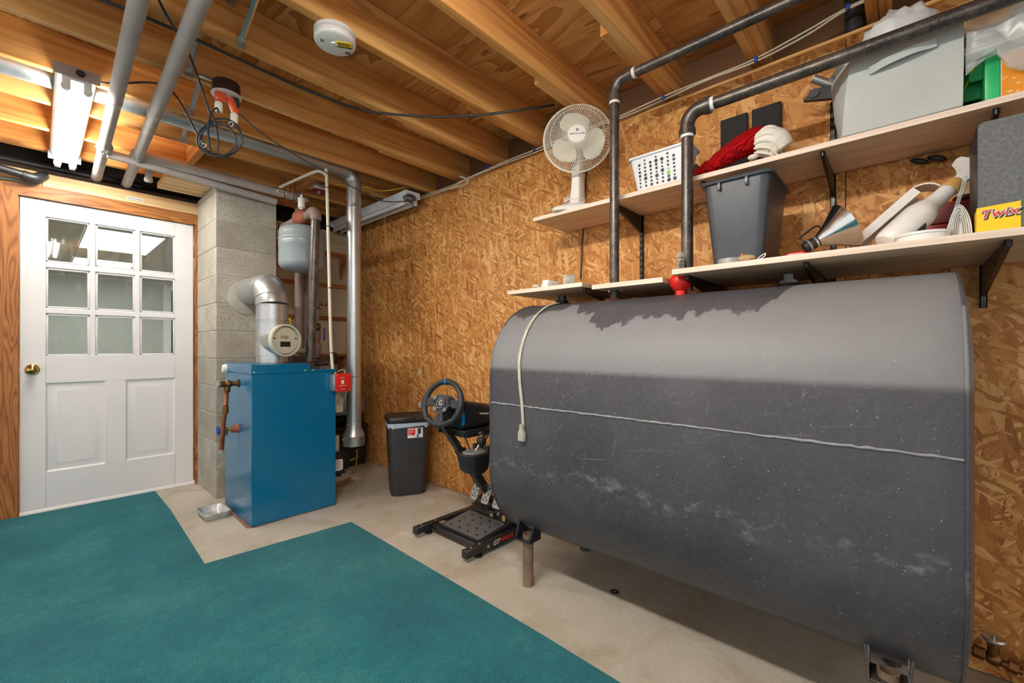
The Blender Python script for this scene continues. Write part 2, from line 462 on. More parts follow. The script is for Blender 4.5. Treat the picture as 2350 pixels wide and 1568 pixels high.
K['wall_paint'] = mat('wall_paint', (196, 192, 184), .7, vs=2, var=.2)
K['greenwall'] = mat('sage_wall_paint', (176, 182, 172), .7, vs=2, var=.15)
K['room_ceiling'] = mat('grey_ceiling_panel', (196, 200, 200), .7, vs=2, var=.2)
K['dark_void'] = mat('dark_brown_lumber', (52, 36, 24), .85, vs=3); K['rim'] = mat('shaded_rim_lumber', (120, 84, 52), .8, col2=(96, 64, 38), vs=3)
K['brass'] = mat('polished_brass', (196, 160, 84), .16, 1, vs=20, var=.2)
K['bronze'] = mat('aged_brass', (140, 98, 56), .42, .85, col2=(88, 60, 38), vs=25)
K['copper'] = mat('aged_copper', (170, 100, 66), .4, .8, col2=(110, 70, 50), vs=20)
K['rust'] = mat('rusty_iron', (166, 96, 70), .75, .1, col2=(128, 72, 52), vs=30, bump=.3)
K['chrome'] = mat('chrome', (214, 216, 218), .14, 1, vs=10, var=.15)
K['steel'] = mat('brushed_steel', (196, 196, 194), .32, .8, vs=30, var=.15)
K['black_metal'] = mat('black_powder_coat', (26, 27, 29), .38, 0, col2=(38, 38, 41), vs=20)
K['bracket'] = mat('black_bracket', (20, 20, 21), .32, .2, vs=20)
K['black_pl'] = mat('black_plastic', (34, 35, 38), .42, 0, vs=12, bump=.08, bs=220)
K['dark_pl'] = mat('charcoal_plastic', (54, 56, 60), .5, 0, vs=12, bump=.1, bs=260)
K['bin_pl'] = mat('slate_plastic', (50, 53, 58), .36, 0, col2=(66, 70, 76), vs=5)
K['abs'] = mat('black_abs', (42, 44, 47), .4, 0, vs=8)
K['leather'] = mat('dark_leather', (44, 47, 52), .55, 0, vs=30, bump=.25, bs=300)
K['rubber'] = mat('rubber', (22, 22, 23), .7)
K['white_pl'] = mat('white_plastic', (232, 231, 227), .35, vs=5, var=.1)
K['cool_pl'] = mat('cool_white_plastic', (222, 226, 232), .38, vs=5, var=.1)
K['cream_pl'] = mat('cream_plastic', (226, 222, 206), .4, vs=5, var=.12)
K['beige_cord'] = mat('beige_cord', (196, 192, 174), .5, vs=20)
K['cream_cable'] = mat('cream_cable', (214, 204, 182), .55, vs=20, var=.3)
K['grey_cable'] = mat('grey_cable', (88, 90, 92), .5, vs=20)
K['black_cable'] = mat('black_cable', (40, 43, 47), .5, vs=20)
K['yellow_cable'] = mat('yellow_cable', (214, 170, 40), .5)
K['insul'] = mat('grey_pipe_insulation', (184, 176, 172), .85, col2=(168, 158, 152), vs=9, bump=.35, bs=180)
K['leg_pipe'] = mat('rust_brown_pipe', (140, 120, 98), .6, .2, col2=(112, 92, 74), vs=14); K['basesheet'] = mat('base_gasket', (146, 104, 86), .7, vs=12); K['pipe_brown'] = mat('painted_pipe', (142, 124, 114), .65, col2=(122, 104, 96), vs=12)
K['tape'] = mat('duct_tape', (172, 174, 172), .4, .3, vs=15)
K['blue_boiler'] = mat('blue_enamel', (4, 104, 146), .24, 0, var=.06, vs=2)
K['blue_side'] = K['blue_boiler']
K['grey_tank'] = mat('grey_enamel', (142, 153, 156), .22, 0, vs=3, var=.15)
K['red'] = mat('red_enamel', (214, 34, 24), .35, 0, vs=6, var=.15)
K['red_dull'] = mat('dark_red_plate', (150, 52, 34), .5)
K['blue_pl'] = mat('blue_plastic', (24, 70, 170), .4)
K['sky_blue'] = mat('blue_marker', (0, 120, 190), .4)
K['orange'] = mat('orange_plastic', (226, 84, 34), .4)
K['brownbox'] = mat('brown_bakelite', (64, 42, 36), .4)
K['cream_disc'] = mat('cream_enamel', (206, 206, 186), .4, vs=5, var=.2)
K['melamine'] = wood('melamine_shelf', (196, 164, 132), (210, 180, 148), (222, 194, 164), 'y', knots=False, rings=9)
K['melamine_edge'] = wood('shelf_edge_band', (214, 192, 172), (226, 206, 188), (234, 216, 200), 'y', knots=False, rings=12)
K['grey_fabric'] = mat('grey_fabric', (190, 194, 190), .85, col2=(178, 182, 178), vs=4, bump=.3, bs=420)
K['red_knit'] = knit('red_cable_knit', (196, 16, 22), (120, 4, 10)); K['white_knit'] = mat('white_rib_knit', (236, 232, 222), .9, col2=(222, 216, 202), vs=30, bump=.5, bs=260, bd=.002)
K['foam'] = mat('black_foam', (44, 45, 47), .9, vs=40, bump=.4, bs=400)
K['greyfoam'] = mat('speckled_grey_foam', (110, 112, 112), .8, col2=(84, 86, 86), vs=140, bump=.3, bs=300)
K['yellow'] = mat('yellow_print', (248, 204, 20), .45, vs=4, var=.06)
K['twred'] = mat('red_print', (222, 52, 40), .45); K['white_print'] = mat('white_print', (240, 240, 238), .5); K['black_print'] = mat('black_print', (22, 22, 22), .5)
K['green_pl'] = mat('green_plastic', (38, 186, 108), .35, 0, col2=(26, 150, 86), vs=4)
K['orange_print'] = mat('orange_print', (232, 152, 26), .5, col2=(224, 140, 20), vs=8)
K['paper'] = mat('paper', (232, 230, 224), .7, vs=4, var=.15); K['navy'] = mat('navy_cover', (26, 78, 112), .5)
K['bag'] = film('thin_white_bag', (238, 240, 242), .82, .35); K['clear_bag'] = film('clear_bag_film', (232, 234, 230), .38, .2); K['bluebag'] = film('bluish_bin_liner', (196, 214, 236), .9, .35)
K['grey_metal_dk'] = mat('dark_grey_paint', (120, 124, 124), .5)
K['tan'] = mat('tan_plastic', (206, 162, 92), .45); K['card'] = mat('cardboard', (186, 158, 116), .8)
K['plate'] = mat('grey_foot_plate', (92, 94, 96), .45, vs=10, var=.15); K['lime'] = mat('lime_plastic', (120, 210, 60), .5)
K['aluminium'] = mat('cut_aluminium', (206, 206, 204), .3, .8, vs=20, var=.25)
K['tube_dim'] = emis('lit_ageing_tube', (255, 250, 240), TUBE_E*.5); K['tube_on'] = emis('lit_fluorescent_tube', (255, 250, 240), TUBE_E); K['tube_off'] = mat('unlit_tube', (236, 238, 238), .25, var=.05)
K['panel_on'] = emis('lit_ceiling_panel', (255, 255, 252), PANEL_E)
# ------------------------------------------------ the room shell
WX, BY = 2.13, 4.2                      # face of the OSB wall, face of the door wall
XL, YR = -2.4, -2.6                     # the rest of the basement room behind the camera
JB, JT = 2.354, 2.535                   # underside and top of the joists
add('floor', B().box(XL-.1, 2.5, YR-.1, 4.32, -.08, 0), K['concrete'], kind='structure', org=(0, 0, 0))
# OSB wall: separate sheets with open joints on a dark stud wall
wr = add('wall_right', B().box(WX+.014, WX+.10, YR, BY+.1, 0, 2.285), K['dark_void'], kind='structure')
seams = [4.195, 3.835, 2.615, 1.395, .175, -1.045, -2.265, YR]
for a, b in zip(seams[:-1], seams[1:]):
    add('osb_panel', B().box(WX, WX+.0135, b+.0016, a-.0016, .004, 2.301), K['osb'], wr)
add('top_plate', B().box(WX+.016, WX+.10, YR, BY, 2.287, 2.325), K['lumber_y'], wr)
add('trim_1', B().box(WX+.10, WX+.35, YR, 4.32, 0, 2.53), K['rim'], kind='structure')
# door wall
wb = add('wall_back', B().box(XL, -.078, BY, BY+.12, 0, 2.235).box(.852, 2.5, BY, BY+.12, 0, 2.235).box(-.078, .852, BY, BY+.12, 2.066, 2.235),
         K['ply_light'], kind='structure')
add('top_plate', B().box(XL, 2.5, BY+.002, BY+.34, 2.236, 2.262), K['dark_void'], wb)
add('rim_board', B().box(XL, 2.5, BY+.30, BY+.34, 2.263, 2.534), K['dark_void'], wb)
hb = add('header_board', B().box(.028, .905, BY-.019, BY-.001, 2.146, 2.228), K['pine'], wb)
add('board_sticker', B().box(.44, .535, BY-.0205, BY-.0192, 2.168, 2.186), K['white_print'], hb)
add('sticker_print', B().box(.445, .530, BY-.0212, BY-.0206, 2.174, 2.178), K['navy'], hb)
add('header_board', B().box(-.55, .024, BY-.021, BY-.001, 2.146, 2.232), K['pine'], wb)
for z, zz, c in ((1.84, 1.90, 'tan'), (1.66, 1.69, 'steel'), (2.02, 2.05, 'steel')):
    add('wall_cleat', B().box(-.24, -.158, BY-.03, BY-.001, z, zz, .004), K[c], wb)
# slab ledges behind the boiler
for z, x0, x1, d, h in ((1.975, 1.30, 2.12, .035, .05), (1.675, .95, 2.12, .03, .035), (1.355, .95, 2.12, .03, .035)):
    add('wall_ledger', B().box(x0, x1, BY-d, BY-.001, z, z+h, .002), K['ledger'], wb)
bs = thing('back_wall_shelf', 'short brown wooden shelf on the pale wall behind the boiler', 'shelf', (1.75, BY-.1, 1.0))
add('shelf_board', B().box(1.30, 2.12, BY-.2, BY-.001, 1.005, 1.023), K['ledger'], bs)
for x in (2.04, 1.45):
    add('shelf_bracket', B().prism([(BY-.17, 1.0), (BY-.002, 1.0), (BY-.002, .80)], x-.01, x+.01, 'x'), K['ledger'], bs)
add('shelf_bracket', B().prism([(BY-.17, 1.974), (BY-.036, 1.974), (BY-.036, 1.76)], 2.03, 2.05, 'x'), K['ledger'], bs)
# ceiling: plywood sheets on joists
ce = thing('ceiling', 'exposed joist ceiling with plywood subfloor above', None, (0, 0, JB), kind='structure')
xs = [-2.592, -1.372, -.152, 1.068, 2.288, 2.5]; ys = [-2.75, -1.63, .81, 3.25, 4.55]
for a, b in zip(xs[:-1], xs[1:]):
    for c, d in zip(ys[:-1], ys[1:]):
        add('plywood_sheet', B().box(a+.001, b-.001, c+.001, d-.001, JT, JT+.018), K['ply'], ce)
add('subfloor', B().box(-2.6, 2.55, -2.75, 4.55, JT+.0185, JT+.04), K['dark_void'], ce)
j0 = None
yf = .887
ny = [yf + .405*k for k in range(-8, 9)]
for k, y in enumerate(ny):
    if y < YR+.05 or y > 4.3: continue
    if j0 is None: j0 = add('joist', B().box(XL, 2.46, y-.038, y, JB, JT-.0005, .0025, 1), K['joist'], ce)
    else: dup(j0, (WLOC[j0.name].x, y-.019, JB), ce)
def sister(y, x0, x1, zz=JB+.004):
    add('joist_block', B().box(x0, x1, y, y+.037, zz, zz+.14, .002, 1), K['joist'], ce)
sister(.888, 1.55, 2.46); sister(.483, .9, 2.46); sister(1.293, 1.62, 2.46); sister(1.698, 1.55, 2.46); sister(2.103, 1.42, 2.46); sister(2.508, 1.5, 2.46); sister(.078, 1.2, 2.46)
# blocking near the chimney
add('joist_block', B().box(.70, .738, 3.33, 3.68, JB+.001, JT-.002), K['lumber_y'], ce)
add('joist_block', B().box(1.42, 1.458, 3.33, 3.68, JB+.001, JT-.002), K['lumber_y'], ce)
add('nailer_plate', B().box(.60, .96, 3.735, 4.08, 2.262, 2.30), K['pine'], ce)
# galvanised cross-bridging straps between the joists
def strap(x, yn, lo=True):
    b = B(); w = .011
    p0 = Vector((x, yn-.003, JB+.012)); p1 = Vector((x, yn-.367+.003, JT-.012))
    if not lo: p0.z, p1.z = JT-.012, JB+.012
    d = (p1-p0).normalized(); n = d.cross(Vector((1, 0, 0)))
    rings = []
    for t, dip in ((.06, 0), (.5, 0), (.94, 0)):
        c = p0 + (p1-p0)*t
        rings.append([c+Vector((-w, 0, 0))+n*.003, c-n*.003, c+Vector((w, 0, 0))+n*.003, c+n*.0015])
    b.loft(rings)
    for p, s in ((p0, 1), (p1, -1)):
        b.box(x-w*1.5, x+w*1.5, p.y-.0012, p.y+.0012, p.z-.022, p.z+.012)
        b.loft([[p+Vector((-w*1.5, -.001*s, .01)), p+Vector((w*1.5, -.001*s, .01)), p+Vector((w*1.5, .001*s, .012)), p+Vector((-w*1.5, .001*s, .012))], rings[0 if s > 0 else -1]])
    return add('bridging_strap', b, K['galv'], ce)
for x, yn in ((.578, 2.064), (.478, 2.469), (.565, 2.874), (.606, 3.279)): strap(x, yn)
strap(.54, 2.064, False)
# ------------------------------------------------ door
dr = thing('door_1', 'white half-glass door with nine panes in an oak casing', None, (.386, BY, .03), kind='structure')
d0, d1 = BY+.004, BY+.042
cx = [-.07, .043, .251, .282, .49, .52, .727, .843]
b = B()
b.box(-.07, .043, d0, d1, .03, 2.058, .0012, 1).box(.727, .843, d0, d1, .03, 2.058, .0012, 1)
for z0, z1 in ((.03, .262), (.852, 1.032), (1.953, 2.058)): b.box(.0435, .7265, d0, d1, z0, z1, .0012, 1)
b.box(.333, .44, d0, d1, .2625, .8515, .001, 1)
add('stile_and_rail', b, K['white_paint'], dr)
zr = [(1.032, 1.311), (1.352, 1.616), (1.657, 1.953)]
for x0, x1 in ((.251, .282), (.49, .52)): add('muntin', B().prism([(x0-.008, d0+.026), (x0+.004, d0+.001), (x1-.004, d0+.001), (x1+.008, d0+.026)], 1.0325, 1.9525, 'z'), K['white_paint'], dr)
for z0, z1 in ((1.311, 1.352), (1.616, 1.657)): add('muntin', B().prism([(d0+.0265, z0-.008), (d0+.0015, z0+.006), (d0+.0015, z1-.006), (d0+.0265, z1+.008)], .0435, .7265, 'x'), K['white_paint'], dr)
for x0, x1 in ((.043, .251), (.282, .49), (.52, .727)):
    for z0, z1 in zr:
        add('pane', B().box(x0+.002, x1-.002, d0+.017, d0+.020, z0+.002, z1-.002), K['glass'], dr)
        bb = B()
        for (u0, u1, w0, w1) in ((x0, x1, z0, z0+.012), (x0, x1, z1-.012, z1), (x0, x0+.012, z0, z1), (x1-.012, x1, z0, z1)):
            bb.box(u0+.0007, u1-.0007, d0+.008, d0+.016, w0+.0007, w1-.0007, .003, 1)
        add('glazing_bead', bb, K['white_paint'], dr)
for x0, x1 in ((.043, .333), (.44, .727)):
    b = B(); z0, z1 = .262, .852
    R = lambda i, y: [(x0+i, y, z0+i), (x1-i, y, z0+i), (x1-i, y, z1-i), (x0+i, y, z1-i)]
    b.loft([R(.0005, d0+.03), R(.0005, d0+.002), R(.010, d0+.0125), R(.016, d0+.0125), R(.052, d0+.0045), R(.0525, d0+.0035)])
    add('raised_panel', b, K['white_paint'], dr)
kn = at(78, 849, Y=4.15)
b = B().lathe([(.034, 0), (.034, .004), (.026, .009), (.012, .012), (.011, .03), (.02, .036), (.028, .046), (.029, .055), (.024, .064), (.012, .069), (.0, .07)],
              (kn.x-.008, d0-.0005, kn.z), Matrix.Rotation(math.pi/2, 4, 'X'), 32)
add('door_knob', b, K['brass'], dr)
add('latch_plate', B().box(-.0735, -.0708, d0-.003, d0+.02, kn.z-.02, kn.z+.02), K['steel'], dr)
for z in (1.85, 1.01, .243):
    hg = B().cyl((.851, d0-.006, z-.05), (.851, d0-.006, z+.05), .006, n=12).box(.8435, .858, d0-.0025, d0+.002, z-.048, z+.048)
    add('hinge', hg, K['bronze'], dr)
add('door_sweep', B().prism([(d0-.012, .002), (d0+.04, .002), (d0+.04, .029), (d0-.003, .029), (d0-.012, .016)], -.073, .85, 'x'), K['white_paint'], dr)
c0 = BY-.018
dc = thing('trim_2', 'stained oak casing around the white door', None, (.386, BY, 0), kind='structure')
add('casing_board', B().prism([(-.165, 0), (-.078, 0), (-.078, 2.062), (-.165, 2.145)], c0, BY-.0005, 'y'), K['oak_z'], dc)
add('casing_board', B().prism([(.935, 0), (.935, 2.145), (.852, 2.062), (.852, 0)], c0, BY-.0005, 'y'), K['oak_z'], dc)
add('casing_board', B().prism([(-.1645, 2.1455), (-.0775, 2.0625), (.8515, 2.0625), (.9345, 2.1455)], c0, BY-.0005, 'y'), K['oak_x'], dc)
add('door_jamb', B().box(-.0785, -.0740, BY, BY+.12, 0, 2.066), K['oak_z'], dc)
add('door_jamb', B().box(.8505, .854, BY, BY+.12, 0, 2.066), K['oak_z'], dc)
# ------------------------------------------------ room beyond the door
RB, RZ = 9.95, 2.23
add('floor_2', B().box(-2.5, 4.0, 4.33, RB, -.08, 0), K['ply_light'], kind='structure')
add('wall_beyond', B().box(-2.6, 1.66, RB, RB+.1, 0, RZ+.1).box(2.45, 4.0, RB, RB+.1, 0, RZ+.1).box(1.66, 2.45, RB, RB+.1, 2.13, RZ+.1), K['greenwall'], kind='structure')
add('wall_beyond_left', B().box(-2.6, -2.5, 4.33, RB, 0, RZ+.1), K['greenwall'], kind='structure')
add('wall_beyond_right', B().box(4.0, 4.1, 4.33, RB, 0, RZ+.1), K['greenwall'], kind='structure')
add('closet_back', B().box(1.4, 2.7, RB+.6, RB+.65, 0, 2.3), K['dark_void'], kind='structure')
ce2 = thing('ceiling_2', 'grey panelled ceiling with lit troffers', None, (.6, 7, RZ), kind='structure')
bx = [-2.5, -1.3, -.3, .315, .925, 1.55, 2.75, 4.0]
for a, c in zip(bx[:-1], bx[1:]):
    for y0, y1 in ((4.56, 5.74), (5.74, 6.98), (6.98, 7.76), (7.76, 9.02), (9.02, RB)):
        if abs(a-.315) < .01 and y0 in (5.74, 7.76): continue
        add('ceiling_tile', B().box(a+.004, c-.004, y0+.004, y1-.004, RZ, RZ+.015), K['room_ceiling'], ce2)
add('ceiling_grid', B().box(-2.5, 4.0, 4.56, RB, RZ+.016, RZ+.03), K['wall_paint'], ce2)
for i, (y0, y1) in enumerate(((5.74, 6.98), (7.76, 9.02))):
    t = thing('ceiling_troffer', ('lit ceiling light panel nearest the door glass', 'farther lit ceiling light panel seen through the door glass')[i], 'ceiling light', (.62, (y0+y1)/2, RZ), 'lit panels beyond the door')
    add('diffuser', B().box(.33, .91, y0+.015, y1-.015, RZ+.002, RZ+.008), K['panel_on'], t)
    fr = B()
    for a, c, e, f in ((.317, .329, y0+.004, y1-.004), (.911, .923, y0+.004, y1-.004), (.329, .911, y0+.004, y0+.014), (.329, .911, y1-.014, y1-.004)): fr.box(a, c, e, f, RZ-.003, RZ+.012)
    add('frame', fr, K['white_pl'], t)
t3 = add('trim_3', B().box(1.55, 1.66, RB-.02, RB-.0005, 0, 2.22).box(1.66, 2.45, RB-.02, RB-.0005, 2.131, 2.22).box(2.4505, 2.55, RB-.02, RB-.0005, 0, 2.22), K['white_paint'], kind='structure')
cs = thing('closet_shelf_stack', 'dark closet shelves with blue cloth seen through the door glass', 'shelf', (2.0, RB+.35, 0))
for z in (.5, .95, 1.4): add('shelf_board', B().box(1.5, 2.6, RB+.12, RB+.59, z, z+.02), K['dark_pl'], cs)
add('side_board', B().box(1.48, 1.499, RB+.12, RB+.59, 0, 1.9), K['dark_pl'], cs); add('side_board', B().box(2.601, 2.62, RB+.12, RB+.59, 0, 1.9), K['dark_pl'], cs)
cl = B()
for i in range(4): cl.box(1.6+.01*i, 1.95-.01*i, RB+.18, RB+.5, 1.421+.04*i, 1.459+.04*i, .012)
add('folded_cloth', cl, K['sky_blue'], None, 'pile of blue folded cloth on a closet shelf beyond the door', 'cloth')
# ------------------------------------------------ chimney
ch = thing('chimney', 'grey concrete block chimney between the white door and the blue boiler', 'chimney', (1.07, 3.9, 0))
add('mortar_core', B().box(.8712, 1.2668, 3.6612, BY-.004, 0, 2.2545), K['mortar'], ch)
c0b = None
for k in range(11):
    z = .003 + k*.2007
    if c0b is None: c0b = add('concrete_block', B().box(.868, 1.27, 3.658, BY-.002, z+.004, z+.1965, .0025, 1), K['block'], ch)
    else: dup(c0b, (WLOC[c0b.name].x + random.uniform(-.001, .001), WLOC[c0b.name].y, z+.004), ch)
add('cap_course', B().box(.868, 1.27, 3.658, BY-.002, 2.213, 2.255, .003), K['block'], ch)
add('flue_parging', B().lathe([(.13, 0), (.128, .006), (.105, .012)], (1.07, 3.6575, 1.46), Matrix.Rotation(math.pi/2, 4, 'X'), 36), K['mortar'], ch)
# ------------------------------------------------ carpet
b = B(); poly = [(.60, 4.168), (.60, 3.6), (.565, 2.585), (.80, 2.57), (1.06, 2.553), (1.31, 2.535), (1.30, 2.0), (1.29, 1.5), (1.279, 1.006), (1.265, .69), (1.25, -.4), (1.25, -2.5), (-2.38, -2.5), (-2.38, 4.168), (-.17, 4.175)]
b.prism(poly, .0005, .011)
cp = add('carpet', b, K['carpet'], None, 'teal cut-pile carpet laid over the concrete floor', 'carpet', org=(0, 0, 0))
# ------------------------------------------------ fluorescent fixtures
def fixture(name, label, x, y0, y1, on, zt=JB-.002, w=.13, tube='tube_on'):
    t = thing(name, label, 'light fixture', (x, (y0+y1)/2, zt), 'four-foot fluorescent fixtures under the joists')
    h = .062
    b = B().prism([(x-.035, zt-h), (x-w/2, zt-.014), (x-w/2, zt), (x+w/2, zt), (x+w/2, zt-.014), (x+.035, zt-h)], y0, y1, 'y')
    add('channel', b, K['cool_pl'], t)
    for y, s in ((y0, -1), (y1, 1)):
        add('end_plate', B().box(x-w/2-.008, x+w/2+.008, min(y, y+s*.003), max(y, y+s*.003), zt-.052, zt+.0, .0008, 1), K['galv_dull'] if on else K['cool_pl'], t)
    for s in (-1, 1):
        tx = x + s*.034; tz = zt-h-.022
        add('lamp_tube', B().cyl((tx, y0+.03, tz), (tx, y1-.03, tz), .0165, n=16), K[tube if on else 'tube_off'], t)
        for yy, d in ((y0+.004, 1), (y1-.004, -1)):
            add('lamp_holder', B().box(tx-.014, tx+.014, min(yy, yy+d*.022), max(yy, yy+d*.022), tz-.018, zt-h+.02, .004), K['white_pl'], t)
            add('tube_cap', B().cyl((tx, yy+d*.022, tz), (tx, yy+d*.036, tz), .0175, n=16), K['steel'], t)
    return t
fa = fixture('fluorescent_light', 'lit fluorescent fixture hanging from the joists near the white door', .125, 2.76, 4.04, True, JB-.006, .135, 'tube_dim')
add('cord_knockout', B().lathe([(.016, 0), (.016, .004), (.008, .004)], (.125+.01, 2.7565, JB-.03), Matrix.Rotation(math.pi/2, 4, 'X'), 16), K['black_cable'], fa)
fb = fixture('fluorescent_light', 'lit fluorescent fixture overhead in front of the oil tank', .13, .25, 1.5, True)
fc = fixture('fluorescent_light', 'unlit white fluorescent fixture in the far corner by the board wall', 1.985, 2.86, 4.12, False, JB-.045, .12)
ch2 = B()
for yy in (2.95, 4.0): ch2.cyl((1.985, yy, JB-.046), (1.985, yy, JB-.001), .003, n=8)
add('hanger_rod', ch2, K['steel'], fc)
pc = B(); 
pc.tube([(1.95, 3.2, JB-.13), (1.95, 3.2, JB-.2), (1.952, 3.2, JB-.5)], .0014, 6).sph((1.952, 3.2, JB-.5), .004, n=8)
add('pull_cord', pc, K['cream_cable'], fc)
coil = B()
for i in range(4):
    coil.tube([(1.93+.045*math.cos(a)+.004*i, 2.84-.008*i, JB-.12+.022*math.sin(a)+.003*i) for a in [j*math.pi/5 for j in range(10)]], .0038, 8, closed=True)
add('coiled_cord', coil, K['grey_cable'], fc)
# ------------------------------------------------ smoke detector
sd = thing('smoke_detector', 'round white smoke alarm with a yellow sticker under a joist', 'smoke alarm', (.81, 1.70, JB-.05))
c = Vector((.81, 1.70, JB-.001)); dn = Matrix.Rotation(math.pi, 4, 'X')
add('mounting_plate', B().lathe([(.079, 0), (.079, .014), (.075, .016)], c, dn, 48), K['white_pl'], sd)
add('housing', B().lathe([(.074, .0165), (.074, .026), (.079, .027), (.079, .036), (.076, .041), (.070, .044), (.03, .047), (.0, .047)], c, dn, 48), K['white_pl'], sd)
add('test_button', B().lathe([(.014, .0475), (.013, .051), (.0, .052)], c+Vector((-.005, -.005, 0)), dn, 24), K['white_pl'], sd)
st = plane_m(c+Vector((.022, -.028, -.0485)), (.80, -.55, 0), (-.55, -.80, 0))
add('warning_sticker', B().box(-.031, .031, -.011, .016, -.001, .0008, m=st), K['yellow'], sd)
add('sticker_band', B().box(-.031, .031, -.0175, -.0112, -.001, .0008, m=st), K['black_print'], sd)
pb = B()
for i, (yy, w) in enumerate(((.010, .02), (.003, .025), (-.004, .023))): pb.box(-w, w, yy-.0012, yy+.0012, .0009, .0013, m=st)
add('sticker_print', pb, K['black_print'], sd)
vs = B()
for cx0, cy0 in ((-.052, -.003), (.045, .030)):
    for i in range(3): vs.box(cx0+.007*i-.0018, cx0+.007*i+.0018, cy0-.008, cy0+.008, -.0462, -.0448, m=Matrix.Translation(c) @ rotz(-20))
add('vent_slot', vs, K['black_print'], sd)
# ------------------------------------------------ ceiling receptacle with cords
jb = thing('ceiling_receptacle', 'brown round ceiling box with orange plug adapter and looped black cord', 'electrical box', (.61, 2.395, 2.25))
jc = Vector((.61, 2.395, 2.345))
add('box', B().lathe([(.056, 0), (.058, .03), (.056, .055)], jc, dn, 36), K['brownbox'], jb)
add('cover_plate', B().lathe([(.062, .0555), (.062, .059), (.04, .060)], jc, dn, 36), K['white_pl'], jb)
add('hanger_bar', B().box(.50, .555, 2.40, 2.412, 2.335, 2.35, .002).bolt((.51, 2.399, 2.342), (0, -1, 0)), K['steel'], jb)
ad = add('plug_adapter', B().box(-.022, .022, -.012, .012, -.042, 0, .005, m=Matrix.Translation(jc+Vector((-.028, -.015, -.061)))).box(-.014, .014, -.012, .012, -.075, 0, .005, m=Matrix.Translation(jc+Vector((.006, -.02, -.07))) @ Matrix.Rotation(math.radians(-22), 4, 'Y')), K['orange'], jb)
for p, mt in (((-.035, -.016, -.135), 'cream_pl'), ((.028, -.02, -.165), 'cream_pl')):
    q = jc+Vector(p); pl = add('plug', B().lathe([(.012, -.02), (.016, -.014), (.017, .02), (.014, .026)], q, None, 18), K[mt], jb)
add('plug', B().box(.016, .048, -.030, .0, -.105, -.061, .006, m=Matrix.Translation(jc)), K['black_cable'], jb)
D0 = 2.03
cord = B().tube([jc+Vector((-.035, -.016, -.155)), at(497, 248, D=1.99), at(484, 262, D=1.98), at(478, 300, D=1.97), at(484, 345, D=1.97), at(500, 345, D=1.98), at(497, 290, D=1.98), at(482, 255, D=1.98)], .0042, 8)
lp = lambda r1, r2, cx, cy, d: [at(cx+r1*math.cos(a), cy+r2*math.sin(a), D=d) for a in [j*2*math.pi/14 for j in range(14)]]
cord.tube(lp(52, 40, 504, 320, 1.99), .0042, 8, closed=True).tube(lp(46, 44, 508, 316, 2.0), .0042, 8, closed=True).tube(lp(42, 36, 500, 322, 1.97), .0042, 8, closed=True)
cord.tube([jc+Vector((.028, -.02, -.185)), at(524, 285, D=1.99), at(535, 305, D=1.99)], .0042, 8)
add('looped_cord', cord, K['black_cable'], jb)
tie = B().tube(lp(5, 5, 530, 285, 1.985), .0015, 6, closed=True).tube(lp(6, 4, 467, 334, 1.975), .0015, 6, closed=True)
add('cable_tie', tie, K['white_pl'], jb)
add('receptacle_feed', B().tube([at(355, -20, D=1.55), at(385, 40, D=1.60), at(432, 120, D=1.78), at(462, 200, D=1.93), at(482, 262, D=1.98)], .0045, 8), K['black_cable'], None, 'black cord dropping diagonally to the brown ceiling receptacle', 'cable')
add('light_cord', B().tube([Vector((.135, 2.750, JB-.03)), at(195, 180, D=2.0), at(255, 192, D=2.02), at(330, 189, D=2.04), at(372, 195, D=2.06), at(400, 215, D=2.06), at(432, 268, D=2.04), at(448, 300, D=2.0), at(470, 330, D=1.98)], .0045, 8), K['black_cable'], None, 'black cord running from the lit fixture by the door to the looped cord', 'cable')
add('fixture_cord', B().tube([jc+Vector((.03, -.015, -.11)), at(550, 262, D=2.1), at(600, 305, D=2.25), at(660, 345, D=2.45), at(755, 400, D=2.75), at(830, 440, D=3.0), at(880, 462, D=3.2), Vector((1.93, 2.83, JB-.14))], .0042, 8), K['grey_cable'], None, 'grey cord sagging from the brown ceiling receptacle to the unlit corner fixture', 'cable')
# ------------------------------------------------ cables under the joists
zc = JB-.008
def cab(name, label, pts, r, mt, **kw): return add(name, B().tube(pts, r, 8), K[mt], None, label, 'cable', **kw)
bc = cab('black_cable', 'thick black cable strung across the joists towards the fan', [at(x, y, Z=zc) for x, y in ((210, -10), (330, 38), (440, 86), (600, 160), (700, 205))] + [at(x, y, Z=zc-.012) for x, y in ((820, 250), (900, 262), (1000, 268), (1100, 264), (1190, 253))] + [at(1272, 241, Z=zc+.06)], .0065, 'black_cable')
cl = B()
for x, y in ((818, 248),): cl.sph(at(x, y, Z=zc-.006), .009, (.6, 1, 1), 10)
add('cable_clip', cl, K['blue_pl'], bc)
def twin(name, label, pts, clips, off=Vector((0, 0, .011)), r=.0052):
    t = thing(name, label, 'cable', pts[0])
    add('sheathed_cable', B().tube(pts, r, 8, flat=(1, .7)), K['cream_cable'], t)
    add('sheathed_cable', B().tube([p+off*(1+.5*math.sin(i*2.1)) for i, p in enumerate(pts)], r, 8, flat=(1, .7)), K['cream_cable'], t)
    for p in clips: add('cable_clip', B().obox(p, (.014, .014, .022), None, .003), K['blue_pl'], t)
    return t
pts = [at(x, y, Y=2.868) for x, y in ((548, 204), (580, 214), (640, 240), (720, 272), (850, 326), (950, 365), (1030, 392))]
twin('ceiling_cable', 'pair of cream cables stapled along a joist from the brown ceiling box', pts, [at(582, 213, Y=2.862), at(850, 323, Y=2.862)])
pts = [at(x, y, X=2.09) for x, y in ((965, 452), (1040, 425), (1060, 415), (1150, 375), (1245, 337), (1330, 300), (1420, 268), (1522, 222), (1620, 182), (1730, 137), (1850, 72), (1945, 18), (2060, -35))]
